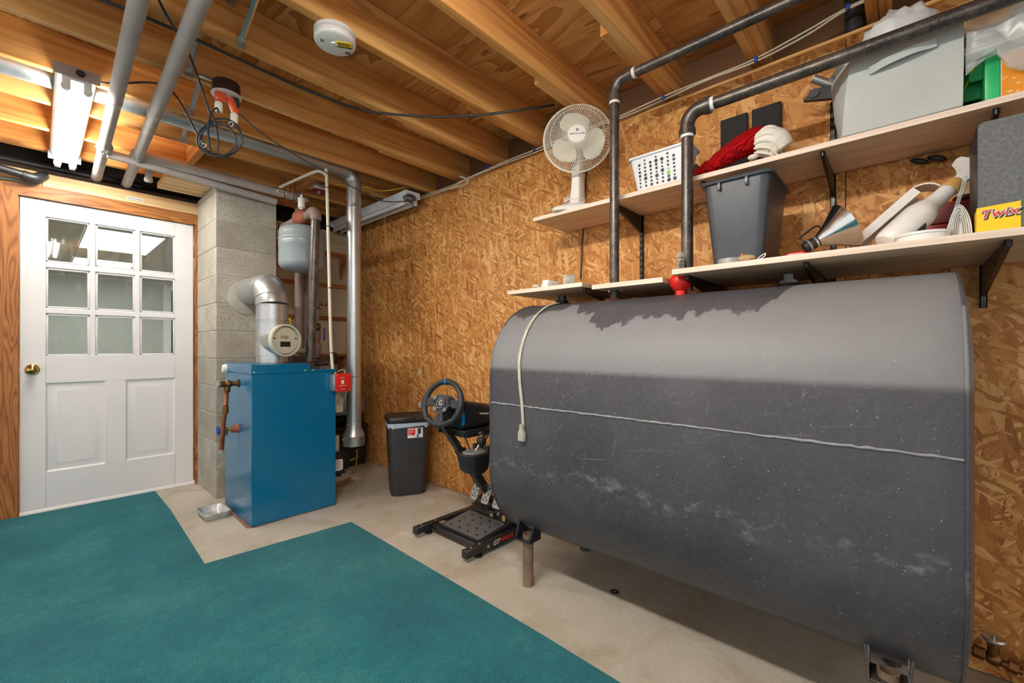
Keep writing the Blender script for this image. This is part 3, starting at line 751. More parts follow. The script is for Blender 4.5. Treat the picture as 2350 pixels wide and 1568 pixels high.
twin('ceiling_cable', 'pair of cream cables running along the top of the board wall', pts, [at(x, y, X=2.085) for x, y in ((1120, 384), (1522, 224), (1735, 136), (1945, 16), (1226, 342))], Vector((0, 0, -.012)))
pts = [at(x, y, Y=1.268) for x, y in ((1040, -16), (1100, 32), (1200, 108), (1300, 183), (1390, 250))]
twin('ceiling_cable', 'pair of cream cables on the joist above the desk fan', pts, [], Vector((0, 0, .022)), .007)
add('wall_cable', B().tube([at(1056, 405, X=2.05), at(1072, 412, X=2.06), at(1066, 424, X=2.07), at(1012, 438, X=2.08)], .005, 8), K['cream_cable'], None, 'short cream cable bending down beside the cable pair at the wall corner', 'cable')
add('yellow_cable', B().tube([Vector((1.55, 3.26, 2.345)), at(840, 430, D=3.3), at(860, 437, D=3.35), at(892, 437, D=3.4), at(930, 430, D=3.4)], .0045, 8), K['yellow_cable'], None, 'yellow cable behind the vertical duct under the joists', 'cable')
# ------------------------------------------------ long galvanised duct
du = thing('galvanised_duct', 'galvanised round duct running under the joists and dropping beside the boiler', 'duct', (1.623, 3.1, .35))
R = .052; zc = 2.413
b = B(); Pd = [(XL+.05, 3.1, zc), (1.50, 3.1, zc)]
b.cyl(Pd[0], Pd[1], R, n=32, cap=False)
add('horizontal_run', b, K['galv_dull'], du)
eb = B(); rr = .085
pts = [(1.5005, 3.1, zc)] + [(1.538+rr*math.sin(a), 3.1, zc-rr*(1-math.cos(a))) for a in [math.radians(d) for d in (0, 22.5, 45, 67.5, 90)]] + [(1.623, 3.1, zc-rr-.03)]
eb.tube(pts, R+.002, 32, smooth=False)
add('elbow', eb, K['galv_dull'], du)
for d in (0, 30, 60, 90):
    a = math.radians(d); p = Vector((1.538+rr*math.sin(a), 3.1, zc-rr*(1-math.cos(a)))); n = Vector((math.cos(a), 0, -math.sin(a)))
    add('seam_ring', B().cyl(p-n*.003, p+n*.003, R+.0055, n=32), K['galv'], du)
add('vertical_run', B().lathe([(R, .49), (R, zc-rr-.02)], (1.623, 3.1, 0), None, 32, False), K['galv'], du)
for z in (.87, 2.15): add('seam_ring', B().lathe([(R, z-.004), (R+.004, z), (R, z+.004)], (1.623, 3.1, 0), None, 32, False), K['galv'], du)
add('reducer', B().lathe([(R+.001, .535), (R+.001, .485), (.078, .425), (.081, .42), (.078, .415), (.078, .348), (.075, .348), (.075, .42), (R-.002, .485)], (1.623, 3.1, 0), None, 36, False), K['galv'], du)
sc = B()
for a in range(0, 360, 60): sc.sph((1.623+(R+.001)*math.cos(math.radians(a)), 3.1+(R+.001)*math.sin(math.radians(a)), .51), .004, n=8)
sc.bolt((1.54, 3.1, .40), (-1, 0, 0), .01, .006)
add('screw', sc, K['steel'], du)
# ------------------------------------------------ insulated heating pipes overhead
def ipipe(label, x0, x1, y0, y1, z0, z1, r=.029, joint=2.85):
    t = thing('insulated_pipe', label, 'pipe', (x0, y0, z0), 'grey insulated pipes under the ceiling')
    p0, p1 = Vector((x0, y0, z0)), Vector((x1, y1, z1)); f = (joint-y0)/(y1-y0); pj = p0+(p1-p0)*f
    add('pipe_sleeve', B().cyl(p0, pj, r, n=24), K['insul'], t)
    d = (p1-p0).normalized()
    add('pipe_sleeve', B().cyl(pj+d*.003, p1, r*.96, n=24), K['insul'], t)
    add('joint_tape', B().cyl(pj-d*.012, pj+d*.016, r+.0015, n=24), K['tape'], t)
    return t, p0, p1
def tapewrap(p, r=.036, seed=1):
    rnd = random.Random(seed); b = B().sph(p, r, (1, 1.25, 1), 18)
    for v in b.bm.verts: v.co += (v.co-Vector(p)).normalized()*rnd.uniform(-.007, .007)
    return b
pa, a0, a1 = ipipe('left of the two grey insulated pipes running towards the door', .225, .29, 1.2, 4.45, 2.308, 2.275)
pb_, b0, b1 = ipipe('right of the two grey insulated pipes running towards the door', .372, .449, 1.2, 4.45, 2.308, 2.275)
zx = 2.285
add('tape_wrap', tapewrap((.272, 3.535, 2.283), .037, 2), K['tape'], pa); add('tape_wrap', tapewrap((.427, 3.535, 2.287), .038, 3), K['tape'], pb_)
cr = thing('branch_pipe', 'upper grey insulated branch pipe crossing above the chimney front', 'pipe', (.9, 3.56, 2.28), 'grey insulated pipes under the ceiling')
add('pipe_sleeve', B().cyl((.45, 3.55, 2.29), (1.37, 3.55, 2.27), .031, n=24), K['insul'], cr)
add('barcode_label', B().box(1.22, 1.295, 3.5165, 3.5185, 2.258, 2.283), K['white_print'], cr)
bc_ = B()
for i in range(9): bc_.box(1.235+.005*i, 1.235+.005*i+.0022, 3.5155, 3.5163, 2.262, 2.279)
add('barcode_print', bc_, K['black_print'], cr)
hk = B()
for x in (1.28, 1.35): hk.tube([(x, 3.585, JB+.05), (x, 3.59, 2.3), (x, 3.57, 2.24), (x, 3.53, 2.238), (x, 3.512, 2.27), (x, 3.512, JB+.02)], .0035, 8)
add('pipe_hanger', hk, K['copper'], cr)
add('tape_wrap', tapewrap((1.40, 3.55, 2.27), .036, 5).sph((1.44, 3.54, 2.262), .03, (1.2, .9, .8), 12), K['tape'], cr)
cr2 = thing('branch_pipe', 'lower grey insulated branch pipe crossing above the chimney front', 'pipe', (.8, 3.6, 2.23), 'grey insulated pipes under the ceiling')
add('pipe_sleeve', B().cyl((.29, 3.575, 2.262), (1.25, 3.61, 2.215), .026, n=24), K['insul'], cr2)
add('sleeve_end', B().cyl((1.2505, 3.61, 2.215), (1.30, 3.61, 2.212), .011, n=16), K['copper'], cr2)
# white stub cap and the black drain pipes over the door
add('pipe_stub', B().lathe([(.020, 0), (.020, .05), (.024, .052), (.024, .075), (.018, .08)], (.52, 3.83, 2.30), Matrix.Rotation(math.radians(205), 4, 'X'), 20).cyl((.52, 3.83, 2.29), (.52, 3.83, JT-.002), .018, n=16), K['insul'], None, 'short capped pale pipe stub under the joists beside the insulated pipes', 'pipe')
ab = thing('drain_pipe', 'black plastic drain pipe running above the door casing', 'pipe', (-.3, 4.28, 2.28))
add('pipe_run', B().cyl((XL+.05, 4.36, 2.315), (.55, 4.36, 2.325), .032, n=24), K['abs'], ab)
add('pipe_coupling', B().cyl((-.36, 4.36, 2.3218), (-.26, 4.36, 2.3222), .038, n=24), K['abs'], ab)
ab2 = thing('drain_branch', 'black plastic branch pipe with an elbow above the door corner', 'pipe', (-.2, 4.15, 2.25))
e0, e1, e2 = at(-120, 350, Y=4.05), at(62, 404, Y=4.12), at(110, 400, Y=4.26)
add('pipe_run', B().cyl(e0, e1, .024, n=20), K['abs'], ab2)
add('elbow', B().tube([e1-(e1-e0).normalized()*.02, e1+(e1-e0).normalized()*.03, (e1+e2)/2+Vector((.02, -.01, -.005)), e2+Vector((0, .06, .01))], .030, 20), K['abs'], ab2)
add('foam_gasket', B().tube([at(-30, 404, Y=4.17), at(30, 412, Y=4.17), at(75, 422, Y=4.172), at(96, 415, Y=4.172)], .010, 10), K['grey_metal_dk'], None, 'grey foam pipe sleeve lying on the door casing corner', 'pipe')
vp = at(1960, 40, X=2.19)
add('vent_stack', B().cyl((2.185, vp.y, 2.326), (2.185, vp.y, 2.534), .03, n=20), K['abs'], None, 'dark vertical vent pipe rising behind the top of the board wall', 'pipe')
# metal box with a red plate hanging under the joist
mb = thing('ceiling_switch_box', 'small metal ceiling box with a red plate and a grey knob', 'electrical box', (1.34, 3.33, 2.3))
q = at(732, 437, Y=3.33)
add('box', B().box(q.x-.055, q.x+.055, 3.28, 3.38, q.z-.005, q.z+.035, .004), K['galv'], mb)
add('plate', B().box(q.x-.058, q.x+.058, 3.277, 3.383, q.z-.009, q.z-.0055, .001, 1), K['red_dull'], mb)
add('sensor_knob', B().cyl((q.x, 3.33, q.z-.03), (q.x, 3.33, q.z-.0095), .012, n=16), K['grey_metal_dk'], mb)
# ------------------------------------------------ boiler
bo = thing('boiler', 'blue steel boiler cabinet standing on the concrete beside the chimney', 'boiler', (1.14, 3.2, 0))
x0, x1, y0, y1 = .872, 1.392, 2.912, 3.46
b = B().box(x0, x1, y0, y1, .004, .925, .003, 1)
add('cabinet', b, K['blue_boiler'], bo)
add('top_cap', B().prism([(x0-.002, .9255), (x1, .9255), (x1, .94), (1.217, .94), (1.217, .983), (x0-.002, .983)], y0-.003, y1, 'y'), K['blue_boiler'], bo)
bb = B().prism([(x0-.010, y1), (x0-.022, y0+.02), (x0+.01, y0-.006), (x1-.1, y0+.01), (x1-.1, y1)], .0005, .0038)
add('base_sheet', bb, K['basesheet'], bo)
sc = B()
for x in (.885, 1.185, 1.235): sc.sph((x, y0-.003, .938), .006, (1, .5, 1), 10)
for y in (3.0, 3.3): sc.sph((x0-.002, y, .945), .006, (.5, 1, 1), 10)
for x in (1.30, 1.345, 1.25): sc.sph((x, y0+.02, .941), .005, (1, 1, .6), 8)
add('screw', sc, K['steel'], bo)
add('end_cap', B().lathe([(.03, 0), (.03, .012), (.024, .022), (.0, .026)], (x0-.002, 3.42, .945), Matrix.Rotation(-math.pi/2, 4, 'Y'), 24), K['white_pl'], bo)
# relief valve and discharge pipe on the left side
rv = at(548, 880, X=x0)
rvz, rvy = rv.z, rv.y
rp = add('relief_valve', B().cyl((x0, rvy, rvz), (x0-.055, rvy, rvz), .016, n=18).sph((x0-.06, rvy, rvz), .026, n=16).cyl((x0-.06, rvy, rvz), (x0-.105, rvy, rvz), .019, n=18).cyl((x0-.06, rvy, rvz), (x0-.066, rvy+.0, rvz-.05), .018, n=16), K['bronze'], bo)
add('lever_cap', B().cyl((x0-.105, rvy, rvz), (x0-.118, rvy, rvz), .022, n=16), K['galv'], rp)
add('flange', B().cyl((x0-.004, rvy, rvz), (x0-.0005, rvy, rvz), .026, n=20), K['rubber'], rp)
P = [Vector((x0-.066, rvy, rvz-.045)), at(518, 935, D=2.58), at(514, 960, D=2.58), at(508, 1035, D=2.58)]
pp = add('discharge_pipe', B().tube(P[:2], .0125, 14, smooth=False).tube(P[1:], .0125, 14, smooth=False), K['copper'], bo)
add('coupling', B().cyl(P[1]+Vector((0, 0, .006)), P[1]+Vector((0, 0, -.035)), .015, n=16), K['bronze'], pp)
add('pipe_cap', B().cyl(P[3]+Vector((0, 0, -.012)), P[3]+Vector((0, 0, .006)), .0145, n=14), K['tape'], pp)
dv = at(548, 983, X=x0)
vv = add('drain_valve', B().cyl((x0, dv.y, dv.z), (x0-.07, dv.y, dv.z), .011, n=16).sph((x0-.075, dv.y, dv.z), .017, n=14).cyl((x0-.075, dv.y, dv.z), (x0-.10, dv.y, dv.z), .009, n=12).cyl((x0-.07, dv.y, dv.z), (x0-.075, dv.y-.01, dv.z-.035), .011, n=14), K['brass'], bo)
add('bushing', B().cyl((x0-.001, dv.y, dv.z), (x0-.045, dv.y, dv.z), .027, .020, 8), K['rust'], vv)
hw = B()
hw.tube([(x0-.112, dv.y+.022*math.cos(a)*(1+.12*math.cos(6*a)), dv.z+.022*math.sin(a)*(1+.12*math.cos(6*a))) for a in [i*math.pi/12 for i in range(24)]], .006, 8, closed=True, k=2)
for a in (0, 60, 120): hw.cyl((x0-.112, dv.y-.022*math.cos(math.radians(a)), dv.z-.022*math.sin(math.radians(a))), (x0-.112, dv.y+.022*math.cos(math.radians(a)), dv.z+.022*math.sin(math.radians(a))), .004, n=8)
add('handwheel', hw, K['blue_pl'], vv)
# emergency switch
sx0, sx1, sz0, sz1 = 1.345, 1.462, .79, .908
sw = add('switch_box', B().box(sx0, sx1-.004, y0-.062, y0-.004, sz0+.004, sz1-.004, .004), K['galv'], bo)
add('switch_plate', B().box(sx0+.012, sx1+.006, y0-.068, y0-.0625, sz0-.003, sz1+.003, .002), K['red'], sw)
add('switch_toggle', B().box(1.398, 1.416, y0-.072, y0-.0685, .838, .865).box(1.402, 1.411, y0-.080, y0-.072, .848, .862, .002), K['white_pl'], sw)
mt = lambda x, z: plane_m((x, y0-.0687, z), (1, 0, 0), (0, 0, 1))
for s_, z_ in (('BURNER', .880), ('EMERGENCY', .826), ('SWITCH', .804)): text('switch_lettering', s_, .009, mt(1.408, z_), K['white_print'], sw)
s4 = B()
for x in (sx0+.022, sx1-.006):
    for z in (sz0+.008, sz1-.008): s4.sph((x, y0-.069, z), .0045, (1, .6, 1), 8)
add('screw', s4, K['steel'], sw)
add('box_connector', B().cyl((1.375, y0-.03, sz1-.004), (1.375, y0-.03, sz1+.012), .011, n=10), K['brass'], sw)
# burner behind the right side
bu = thing('oil_burner', 'black burner motor with a white label at the foot of the boiler', 'burner', (1.47, 3.2, .1))
mc = Vector((1.475, 3.08, .235))
add('burner_housing', B().box(1.394, 1.50, 3.10, 3.36, .14, .40, .01), K['cream_disc'], bu)
mo = add('motor', B().cyl(mc+Vector((-.02, .06, 0)), mc+Vector((0, -.02, 0)), .085, n=28), K['black_pl'], bu)
fn = B()
for i in range(14):
    a = i*2*math.pi/14; fn.obox(mc+Vector((.084*math.cos(a), .01, .084*math.sin(a))), (.012, .075, .018), Matrix.Rotation(-a, 4, 'Y'), .002)
fn.cyl(mc+Vector((0, -.02, 0)), mc+Vector((0, -.034, 0)), .075, .055, 28)
add('cooling_rib', fn, K['black_pl'], mo)
lb = mc+Vector((0, -.0345, 0))
add('motor_label', B().prism(rrect(lb.x-.034, lb.x+.034, lb.z-.04, lb.z+.04, .012), lb.y-.0008, lb.y+.0005, 'y'), K['white_print'], mo)
lr = B()
for i in range(5): lr.box(lb.x-.026, lb.x+.02-.006*(i % 2), lb.y-.0014, lb.y-.0009, lb.z+.024-.012*i, lb.z+.027-.012*i)
add('label_print', lr, K['red_dull'], mo)
add('terminal_box', B().box(1.393, 1.53, 3.14, 3.20, .30, .43, .004).cyl((1.50, 3.138, .39), (1.50, 3.13, .39), .016, n=14), K['cream_disc'], bu)
add('aquastat', B().box(1.394, 1.50, 3.02, 3.08, .62, .76, .005).cyl((1.47, 3.018, .70), (1.47, 3.01, .70), .012, n=14), K['cream_disc'], bu)
add('flex_conduit', B().tube([(1.46, 3.0, .80), (1.485, 3.0, .77), (1.49, 3.02, .73)], .010, 10), K['galv'], bu)
add('armoured_wire', B().tube([(1.40, 2.90, .92), (1.455, 2.92, .93), (1.47, 2.92, .86), (1.50, 2.95, .80), (1.49, 3.0, .70)], .0035, 8), K['cream_cable'], bu)
oh = add('oil_line', B().tube([(1.39, 3.05, .11), (1.48, 3.03, .10), (1.57, 3.03, .14), (1.605, 3.03, .22), (1.61, 3.03, .27)], .0085, 12), K['bronze'], bu)
add('line_fitting', B().lathe([(.014, 0), (.014, .03), (.01, .032), (.01, .06), (.018, .062), (.018, .07)], (1.61, 3.03, .26), None, 14).cyl((1.56, 3.04, .255), (1.61, 3.03, .265), .008, n=10), K['brass'], oh)
# ------------------------------------------------ flue pipe
fl = thing('flue_pipe', 'galvanised flue with an elbow rising from the boiler into the chimney', 'flue', (1.085, 3.2, .985))
fx, fy, fr = 1.085, 3.2, .098
zt = 1.46
add('boiler_collar', B().lathe([(fr-.001, .985), (fr-.001, 1.04)], (fx, fy, 0), None, 40, False), K['galv'], fl)
add('tee_body', B().lathe([(fr+.003, 1.035), (fr+.003, 1.262)], (fx, fy, 0), None, 40, False), K['galv'], fl)
add('pipe_section', B().lathe([(fr, 1.258), (fr, 1.375)], (fx, fy, 0), None, 40, False), K['galv'], fl)
el = B(); er = .13; ec = Vector((fx, fy+er, zt-er+.05))
pts = []
for i in range(5):
    a = math.radians(22.5*i); pts.append((fx, fy+er*(1-math.cos(a)), 1.375+er*math.sin(a)))
el.tube(pts, fr+.002, 40, smooth=False)
zh = pts[-1][2]
add('elbow', el, K['galv'], fl)
add('thimble_section', B().cyl((fx, pts[-1][1], zh), (fx, 3.70, zh), fr, n=40, cap=False), K['galv'], fl)
for p, n in ((Vector((fx, fy, 1.26)), Vector((0, 0, 1))), (Vector((fx, fy, 1.275)), Vector((0, 0, 1))), (Vector((fx, fy, 1.038)), Vector((0, 0, 1))), (Vector((fx, fy, 1.376)), Vector((0, 0, 1)))):
    add('crimp_ring', B().cyl(p-n*.003, p+n*.003, fr+.0055, n=40), K['galv'], fl)
for i in (1, 3):
    a = math.radians(22.5*i); add('crimp_ring', B().cyl(Vector(pts[i])-Vector((0, math.sin(a), math.cos(a)))*.002, Vector(pts[i])+Vector((0, math.sin(a), math.cos(a)))*.002, fr+.005, n=40), K['galv'], fl)
# barometric damper branch
dd = Vector((.22, -1, .0)).normalized(); dc = Vector((fx, fy, 1.135))
bd = add('damper_branch', B().cyl(dc, dc+dd*.155, .100, n=40, cap=False), K['galv'], fl)
tip = dc+dd*.155; fm = frame_z(dd)
add('damper_ring', B().lathe([(.100, -.025), (.108, -.022), (.108, .006), (.104, .009), (.096, .009), (.094, .002), (.094, -.02)], tip, fm, 44, False), K['cream_disc'], bd)
dk = add('damper_gate', B().lathe([(.089, -.012), (.089, -.009), (.085, -.008), (.0, -.008)], tip, fm, 44), K['cream_disc'], bd)
rt = dd.cross(Vector((0, 0, 1)))*1
pm = plane_m(tip-dd*.007, rt, (0, 0, 1))
add('rating_plate', B().box(-.035, .035, -.042, -.008, -.001, .0012, m=pm), K['black_print'], dk)
pl = B()
for i, w in enumerate((.012, .028, .030, .026)): pl.box(-.029, -.029+2*w, -.015-.007*i-.0013, -.015-.007*i+.0013, .0013, .0016, m=pm)
add('plate_print', pl, K['steel'], dk)
add('counterweight', B().box(-.022, .012, .010, .032, 0, .006, .001, m=pm).cyl(pm @ Vector((.025, .022, 0)), pm @ Vector((.025, .022, .014)), .011, n=14), K['steel'], dk)
add('pivot_clip', B().box(-.082, -.064, .010, .018, 0, .004, m=pm).box(.064, .082, .010, .018, 0, .004, m=pm), K['bronze'], dk)
add('yellow_handle', B().box(fx+.098, fx+.114, fy-.02, fy-.016, 1.225, 1.295, .002), K['yellow'], fl)
# ------------------------------------------------ expansion tank and boiler piping
et = thing('expansion_tank', 'grey steel expansion tank hanging under a rusty air scoop', 'tank', (1.325, 3.31, 1.64))
ex, ey = 1.325, 3.31
add('shell', B().lathe([(.0, 1.637), (.04, 1.638), (.09, 1.648), (.135, 1.668), (.152, 1.69), (.155, 1.71), (.155, 1.83), (.158, 1.834), (.158, 1.842), (.155, 1.846), (.155, 1.872), (.158, 1.876), (.158, 1.884), (.155, 1.888), (.155, 1.925), (.150, 1.95), (.13, 1.968), (.08, 1.98), (.0, 1.985)], (ex, ey, 0), None, 48), K['grey_tank'], et)
add('nipple', B().cyl((ex, ey, 1.98), (ex, ey, 2.012), .014, n=14), K['steel'], et)
sp = thing('supply_pipe', 'grey supply pipe with an elbow rising from the boiler past the expansion tank', 'pipe', (1.30, 3.06, .99))
el = Vector((1.318, 3.06, 2.035)); bt = Vector((1.285, 3.07, .99))
add('riser', B().cyl(bt, el+Vector((0, 0, -.05)), .031, n=24), K['bpipe'], sp)
add('elbow', B().tube([el+Vector((-.001, 0, -.055)), el+Vector((0, .0, -.02)), el+Vector((0, .03, .008)), el+Vector((0, .075, .008))], .037, 24), K['pipe_brown'], sp)
add('horizontal_run', B().cyl(el+Vector((0, .06, .008)), (1.322, 3.24, 2.043), .029, n=24).cyl((1.322, 3.38, 2.043), (1.322, 3.66, 2.043), .029, n=24), K['pipe_brown'], sp)
asn = add('air_scoop', B().lathe([(.03, -.095), (.038, -.08), (.038, -.065), (.058, -.03), (.060, .03), (.038, .065), (.038, .08), (.03, .095)], (1.322, 3.31, 2.045), Matrix.Rotation(math.pi/2, 4, 'X'), 28).cyl((1.322, 3.31, 2.012), (1.322, 3.31, 2.04), .024, n=18), K['rust'], sp)
add('air_vent', B().lathe([(.014, 2.10), (.014, 2.115), (.024, 2.12), (.024, 2.175), (.027, 2.18), (.027, 2.19), (.010, 2.195), (.010, 2.21), (.006, 2.22)], (1.322, 3.31, 0), None, 22), K['white_pl'], asn)
add('brass_nipple', B().cyl((1.29, 3.70, 1.98), (1.29, 3.70, 2.08), .018, n=14), K['brass'], None, 'brass valve with a grey cap beside the chimney top', 'valve')
cond = thing('switch_conduit', 'thin white conduit dropping from the joists to the red boiler switch', 'conduit', (1.352, 2.95, .95))
add('conduit_run', B().tube([(1.382, 2.935, .92), (1.378, 2.96, 1.2), (1.365, 2.99, 2.24), (1.36, 3.01, 2.30), (1.335, 3.05, 2.325), (1.30, 3.12, 2.315), (1.24, 3.50, 2.30)], .0105, 14), K['cream_pl'], cond)
for z in (1.05, 1.5, 1.93, 2.2): add('conduit_strap', B().lathe([(.0125, 0), (.0125, .005)], (1.382-.016*(z-.92)/1.32, 2.935+.055*(z-.92)/1.32, z), None, 14), K['black_print'], cond)
def vpipe(label, x, y, z0, z1, r, mt, nm='riser_pipe', grp='grey pipes rising behind the boiler'):
    return add(nm, B().cyl((x, y, z0), (x, y, z1), r, n=20), K[mt], None, label, 'pipe', grp)
vpipe('wide grey-brown pipe rising behind the boiler flue', 1.425, 3.62, .001, 2.2, .031, 'pipe_brown')
vpipe('narrow grey-brown pipe rising just right of the wide pipe behind the boiler flue', 1.50, 3.66, .001, 2.2, .022, 'pipe_brown')
rp2 = thing('return_pipe', 'return pipe with brass valves behind the supply riser', 'pipe', (1.53, 3.5, 1.0))
rx, ry = 1.505, 3.46
add('pipe_run', B().cyl((rx, ry, .93), (rx, ry, 2.0), .013, n=16), K['pipe_brown'], rp2)
add('pipe_insulation', B().cyl((rx, ry, 1.03), (rx, ry, 1.12), .026, n=16).cyl((rx, ry, 1.15), (rx, ry, 1.22), .024, n=16), K['pipe_brown'], rp2)
add('copper_joint', B().cyl((rx, ry, 1.118), (rx, ry, 1.155), .016, n=16), K['copper'], rp2)
add('valve_body', B().sph((rx, ry, 1.25), .026, (1, 1, 1.3), 14).cyl((rx, ry, 1.44), (rx+.05, ry-.03, 1.43), .011, n=12).sph((rx+.05, ry-.03, 1.43), .014, n=10).sph((rx, ry, 1.40), .018, n=12), K['bronze'], rp2)
add('valve_lever', B().box(rx+.03, rx+.042, ry-.045, ry-.03, 1.14, 1.24, .004), K['blue_pl'], rp2)
add('lower_valve', B().sph((rx, ry, .985), .04, (1, 1, .6), 16).cyl((rx-.03, ry-.01, .96), (rx+.07, ry-.03, .965), .022, n=14), K['bpipe'], rp2)
cpn = thing('cross_pipe', 'horizontal grey-brown pipe above the boiler top behind the flue', 'pipe', (1.33, 3.55, 1.06))
add('pipe_run', B().cyl((1.15, 3.5, 1.055), (1.44, 3.5, 1.06), .024, n=18), K['pipe_brown'], cpn)
add('circulator', B().cyl((1.36, 3.49, .985), (1.36, 3.42, .985), .042, n=20).cyl((1.36, 3.42, .985), (1.36, 3.405, .985), .03, n=18).box(1.30, 1.33, 3.43, 3.49, .94, 1.02), K['bpipe'], cpn)
# foil pan
b = B()
pm_ = Matrix.Translation((.772, 3.311, .0)) @ rotz(90)
ring = lambda w, d, z, r: [pm_ @ Vector((x, y, z)) for x, y in rrect(-w, w, -d, d, r, 6)]
b.loft([ring(.085, .055, .0015, .02), ring(.100, .068, .040, .022), ring(.108, .076, .041, .024), ring(.107, .075, .0435, .024), ring(.099, .067, .0425, .021), ring(.084, .054, .004, .019)], cap=True)
fp = thing('foil_pan', 'shallow aluminium foil pan on the floor by the boiler', 'pan', (.772, 3.311, 0))
add('tray', b, K['foil'], fp)
fl2 = B()
for i in range(22):
    for s in (-1, 1):
        x = -.085+.17*i/21; fl2.cyl(pm_ @ Vector((x, s*.056, .006)), pm_ @ Vector((x*1.12, s*.068, .039)), .0022, n=6)
for i in range(12):
    for s in (-1, 1):
        y = -.045+.09*i/11; fl2.cyl(pm_ @ Vector((s*.086, y, .006)), pm_ @ Vector((s*.100, y*1.15, .039)), .0022, n=6)
add('pleats', fl2, K['foil'], fp)
# corner storage: black tub, clear organiser, tools
tb = thing('storage_tub', 'black storage tub in the corner behind the hanging duct', 'tub', (1.9, 3.95, 0))
tr = lambda i, z: [(x, y, z) for x, y in rrect(1.66-i, 2.095+i*.3, 3.72-i, 4.14+i*.3, .03)]
add('tub_body', B().loft([tr(-.03, .002), tr(0, .36), tr(.008, .362), tr(.008, .378), tr(-.005, .378), tr(-.035, .02)], cap=True), K['black_pl'], tb)
add('coiled_hose', B().tube([(1.84+.10*math.cos(a), 3.93+.10*math.sin(a), .395+.0034*a) for a in [i*math.pi/5 for i in range(26)]], .014, 10), K['black_pl'], None, 'coil of black hose lying in the corner tub', 'hose')
og = thing('tool_organiser', 'clear lidded tool organiser resting above the black tub', 'organiser', (1.9, 4.0, .5))
add('organiser_case', B().loft([[(x, y, z) for x, y in rrect(1.64, 2.10, 3.80, 4.12, .012)] for z in (.47, .475, .61, .615)]), K['clear'], og)
add('organiser_tray', B().box(1.65, 2.09, 3.81, 4.11, .472, .476), K['dark_pl'], og)
stn = B()
for x in (1.70, 2.05):
    for y in (3.84, 4.08): stn.box(x-.015, x+.015, y-.015, y+.015, .379, .4695)
add('organiser_foot', stn, K['black_pl'], og)
for i, (x, y, a, mt_, lb_) in enumerate(((1.70, 3.90, 10, 'red', 'red handled screwdriver in the tool organiser'), (1.73, 3.95, -15, 'orange', 'orange handled screwdriver in the tool organiser'), (1.76, 3.86, 25, 'steel', 'steel wrench in the tool organiser'))):
    m = Matrix.Translation((x+.05, y, .489)) @ rotz(a)
    t = thing('hand_tool', lb_, 'tool', (x, y, .477))
    add('handle', B().cyl(m @ Vector((-.06, 0, 0)), m @ Vector((.02, 0, 0)), .011, .009, 10), K[mt_], t)
    add('shaft', B().cyl(m @ Vector((.0205, 0, 0)), m @ Vector((.11, 0, 0)), .004, n=8), K['steel'], t)
bgl = B().sph((1.66, BY-.10, 1.062), .06, (2.0, 1.2, .62), 20)
rnd = random.Random(4)
for v in bgl.bm.verts: v.co += Vector((rnd.uniform(-.01, .01), rnd.uniform(-.008, .008), rnd.uniform(-.004, .006)))
add('black_bag', bgl, K['black_pl'], None, 'crumpled black plastic bag on the shelf behind the boiler', 'bag')
add('hanging_strap', B().tube([(1.90, BY-.205, 1.035), (1.90, BY-.215, .99), (1.905, BY-.215, .93)], .018, 8, flat=(1, .35)), K['black_pl'], None, 'black strap hanging off the shelf behind the boiler', 'strap')
# ------------------------------------------------ oil tank
TY0, TY1, TXC, TR, TA, TZC = -.103, 1.419, 1.753, .343, .216, .742
ot = thing('oil_tank', 'large scuffed dark grey oil tank on pipe legs along the board wall', 'oil tank', (TXC, .658, .0))
def oval(y, r, n=28):
    out = []
    for i in range(n+1):
        a = math.radians(180*i/n); out.append(Vector((TXC+r*math.cos(a), y, TZC+TA+r*math.sin(a))))
    for i in range(n+1):
        a = math.radians(180+180*i/n); out.append(Vector((TXC+r*math.cos(a), y, TZC-TA+r*math.sin(a))))
    return out
ys = [TY0+.004 + (TY1-TY0-.008)*i/24 for i in range(25)]
rings = [oval(TY0-.022, .15), oval(TY0-.016, .27), oval(TY0-.006, .325), oval(TY0-.004, .339), oval(TY0, .341)] + [oval(y, TR) for y in ys] + [oval(TY1, .341), oval(TY1+.004, .339), oval(TY1+.006, .325), oval(TY1+.016, .27), oval(TY1+.022, .15)]
b = B().loft(rings); rnd = random.Random(5)
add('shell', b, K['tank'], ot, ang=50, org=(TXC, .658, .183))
zs = .836; wl = []
for i in range(90):
    y = TY0+.006+(TY1-TY0-.012)*i/89; wl.append((TXC-TR-.001, y, zs+random.uniform(-.0016, .0016)))
add('weld_seam', B().tube(wl, [.0028+.0022*abs(math.sin(i*1.7))*random.random() for i in range(90)], 8, smooth=False), mat('chalky_weld', (150, 152, 154), .6, vs=40, bump=.4, bs=120), ot)
for y in (TY0+.001, TY1-.001):
    add('end_rim', B().tube([p for p in oval(y, TR)], .004, 8, closed=True, smooth=False), K['tank'], ot)
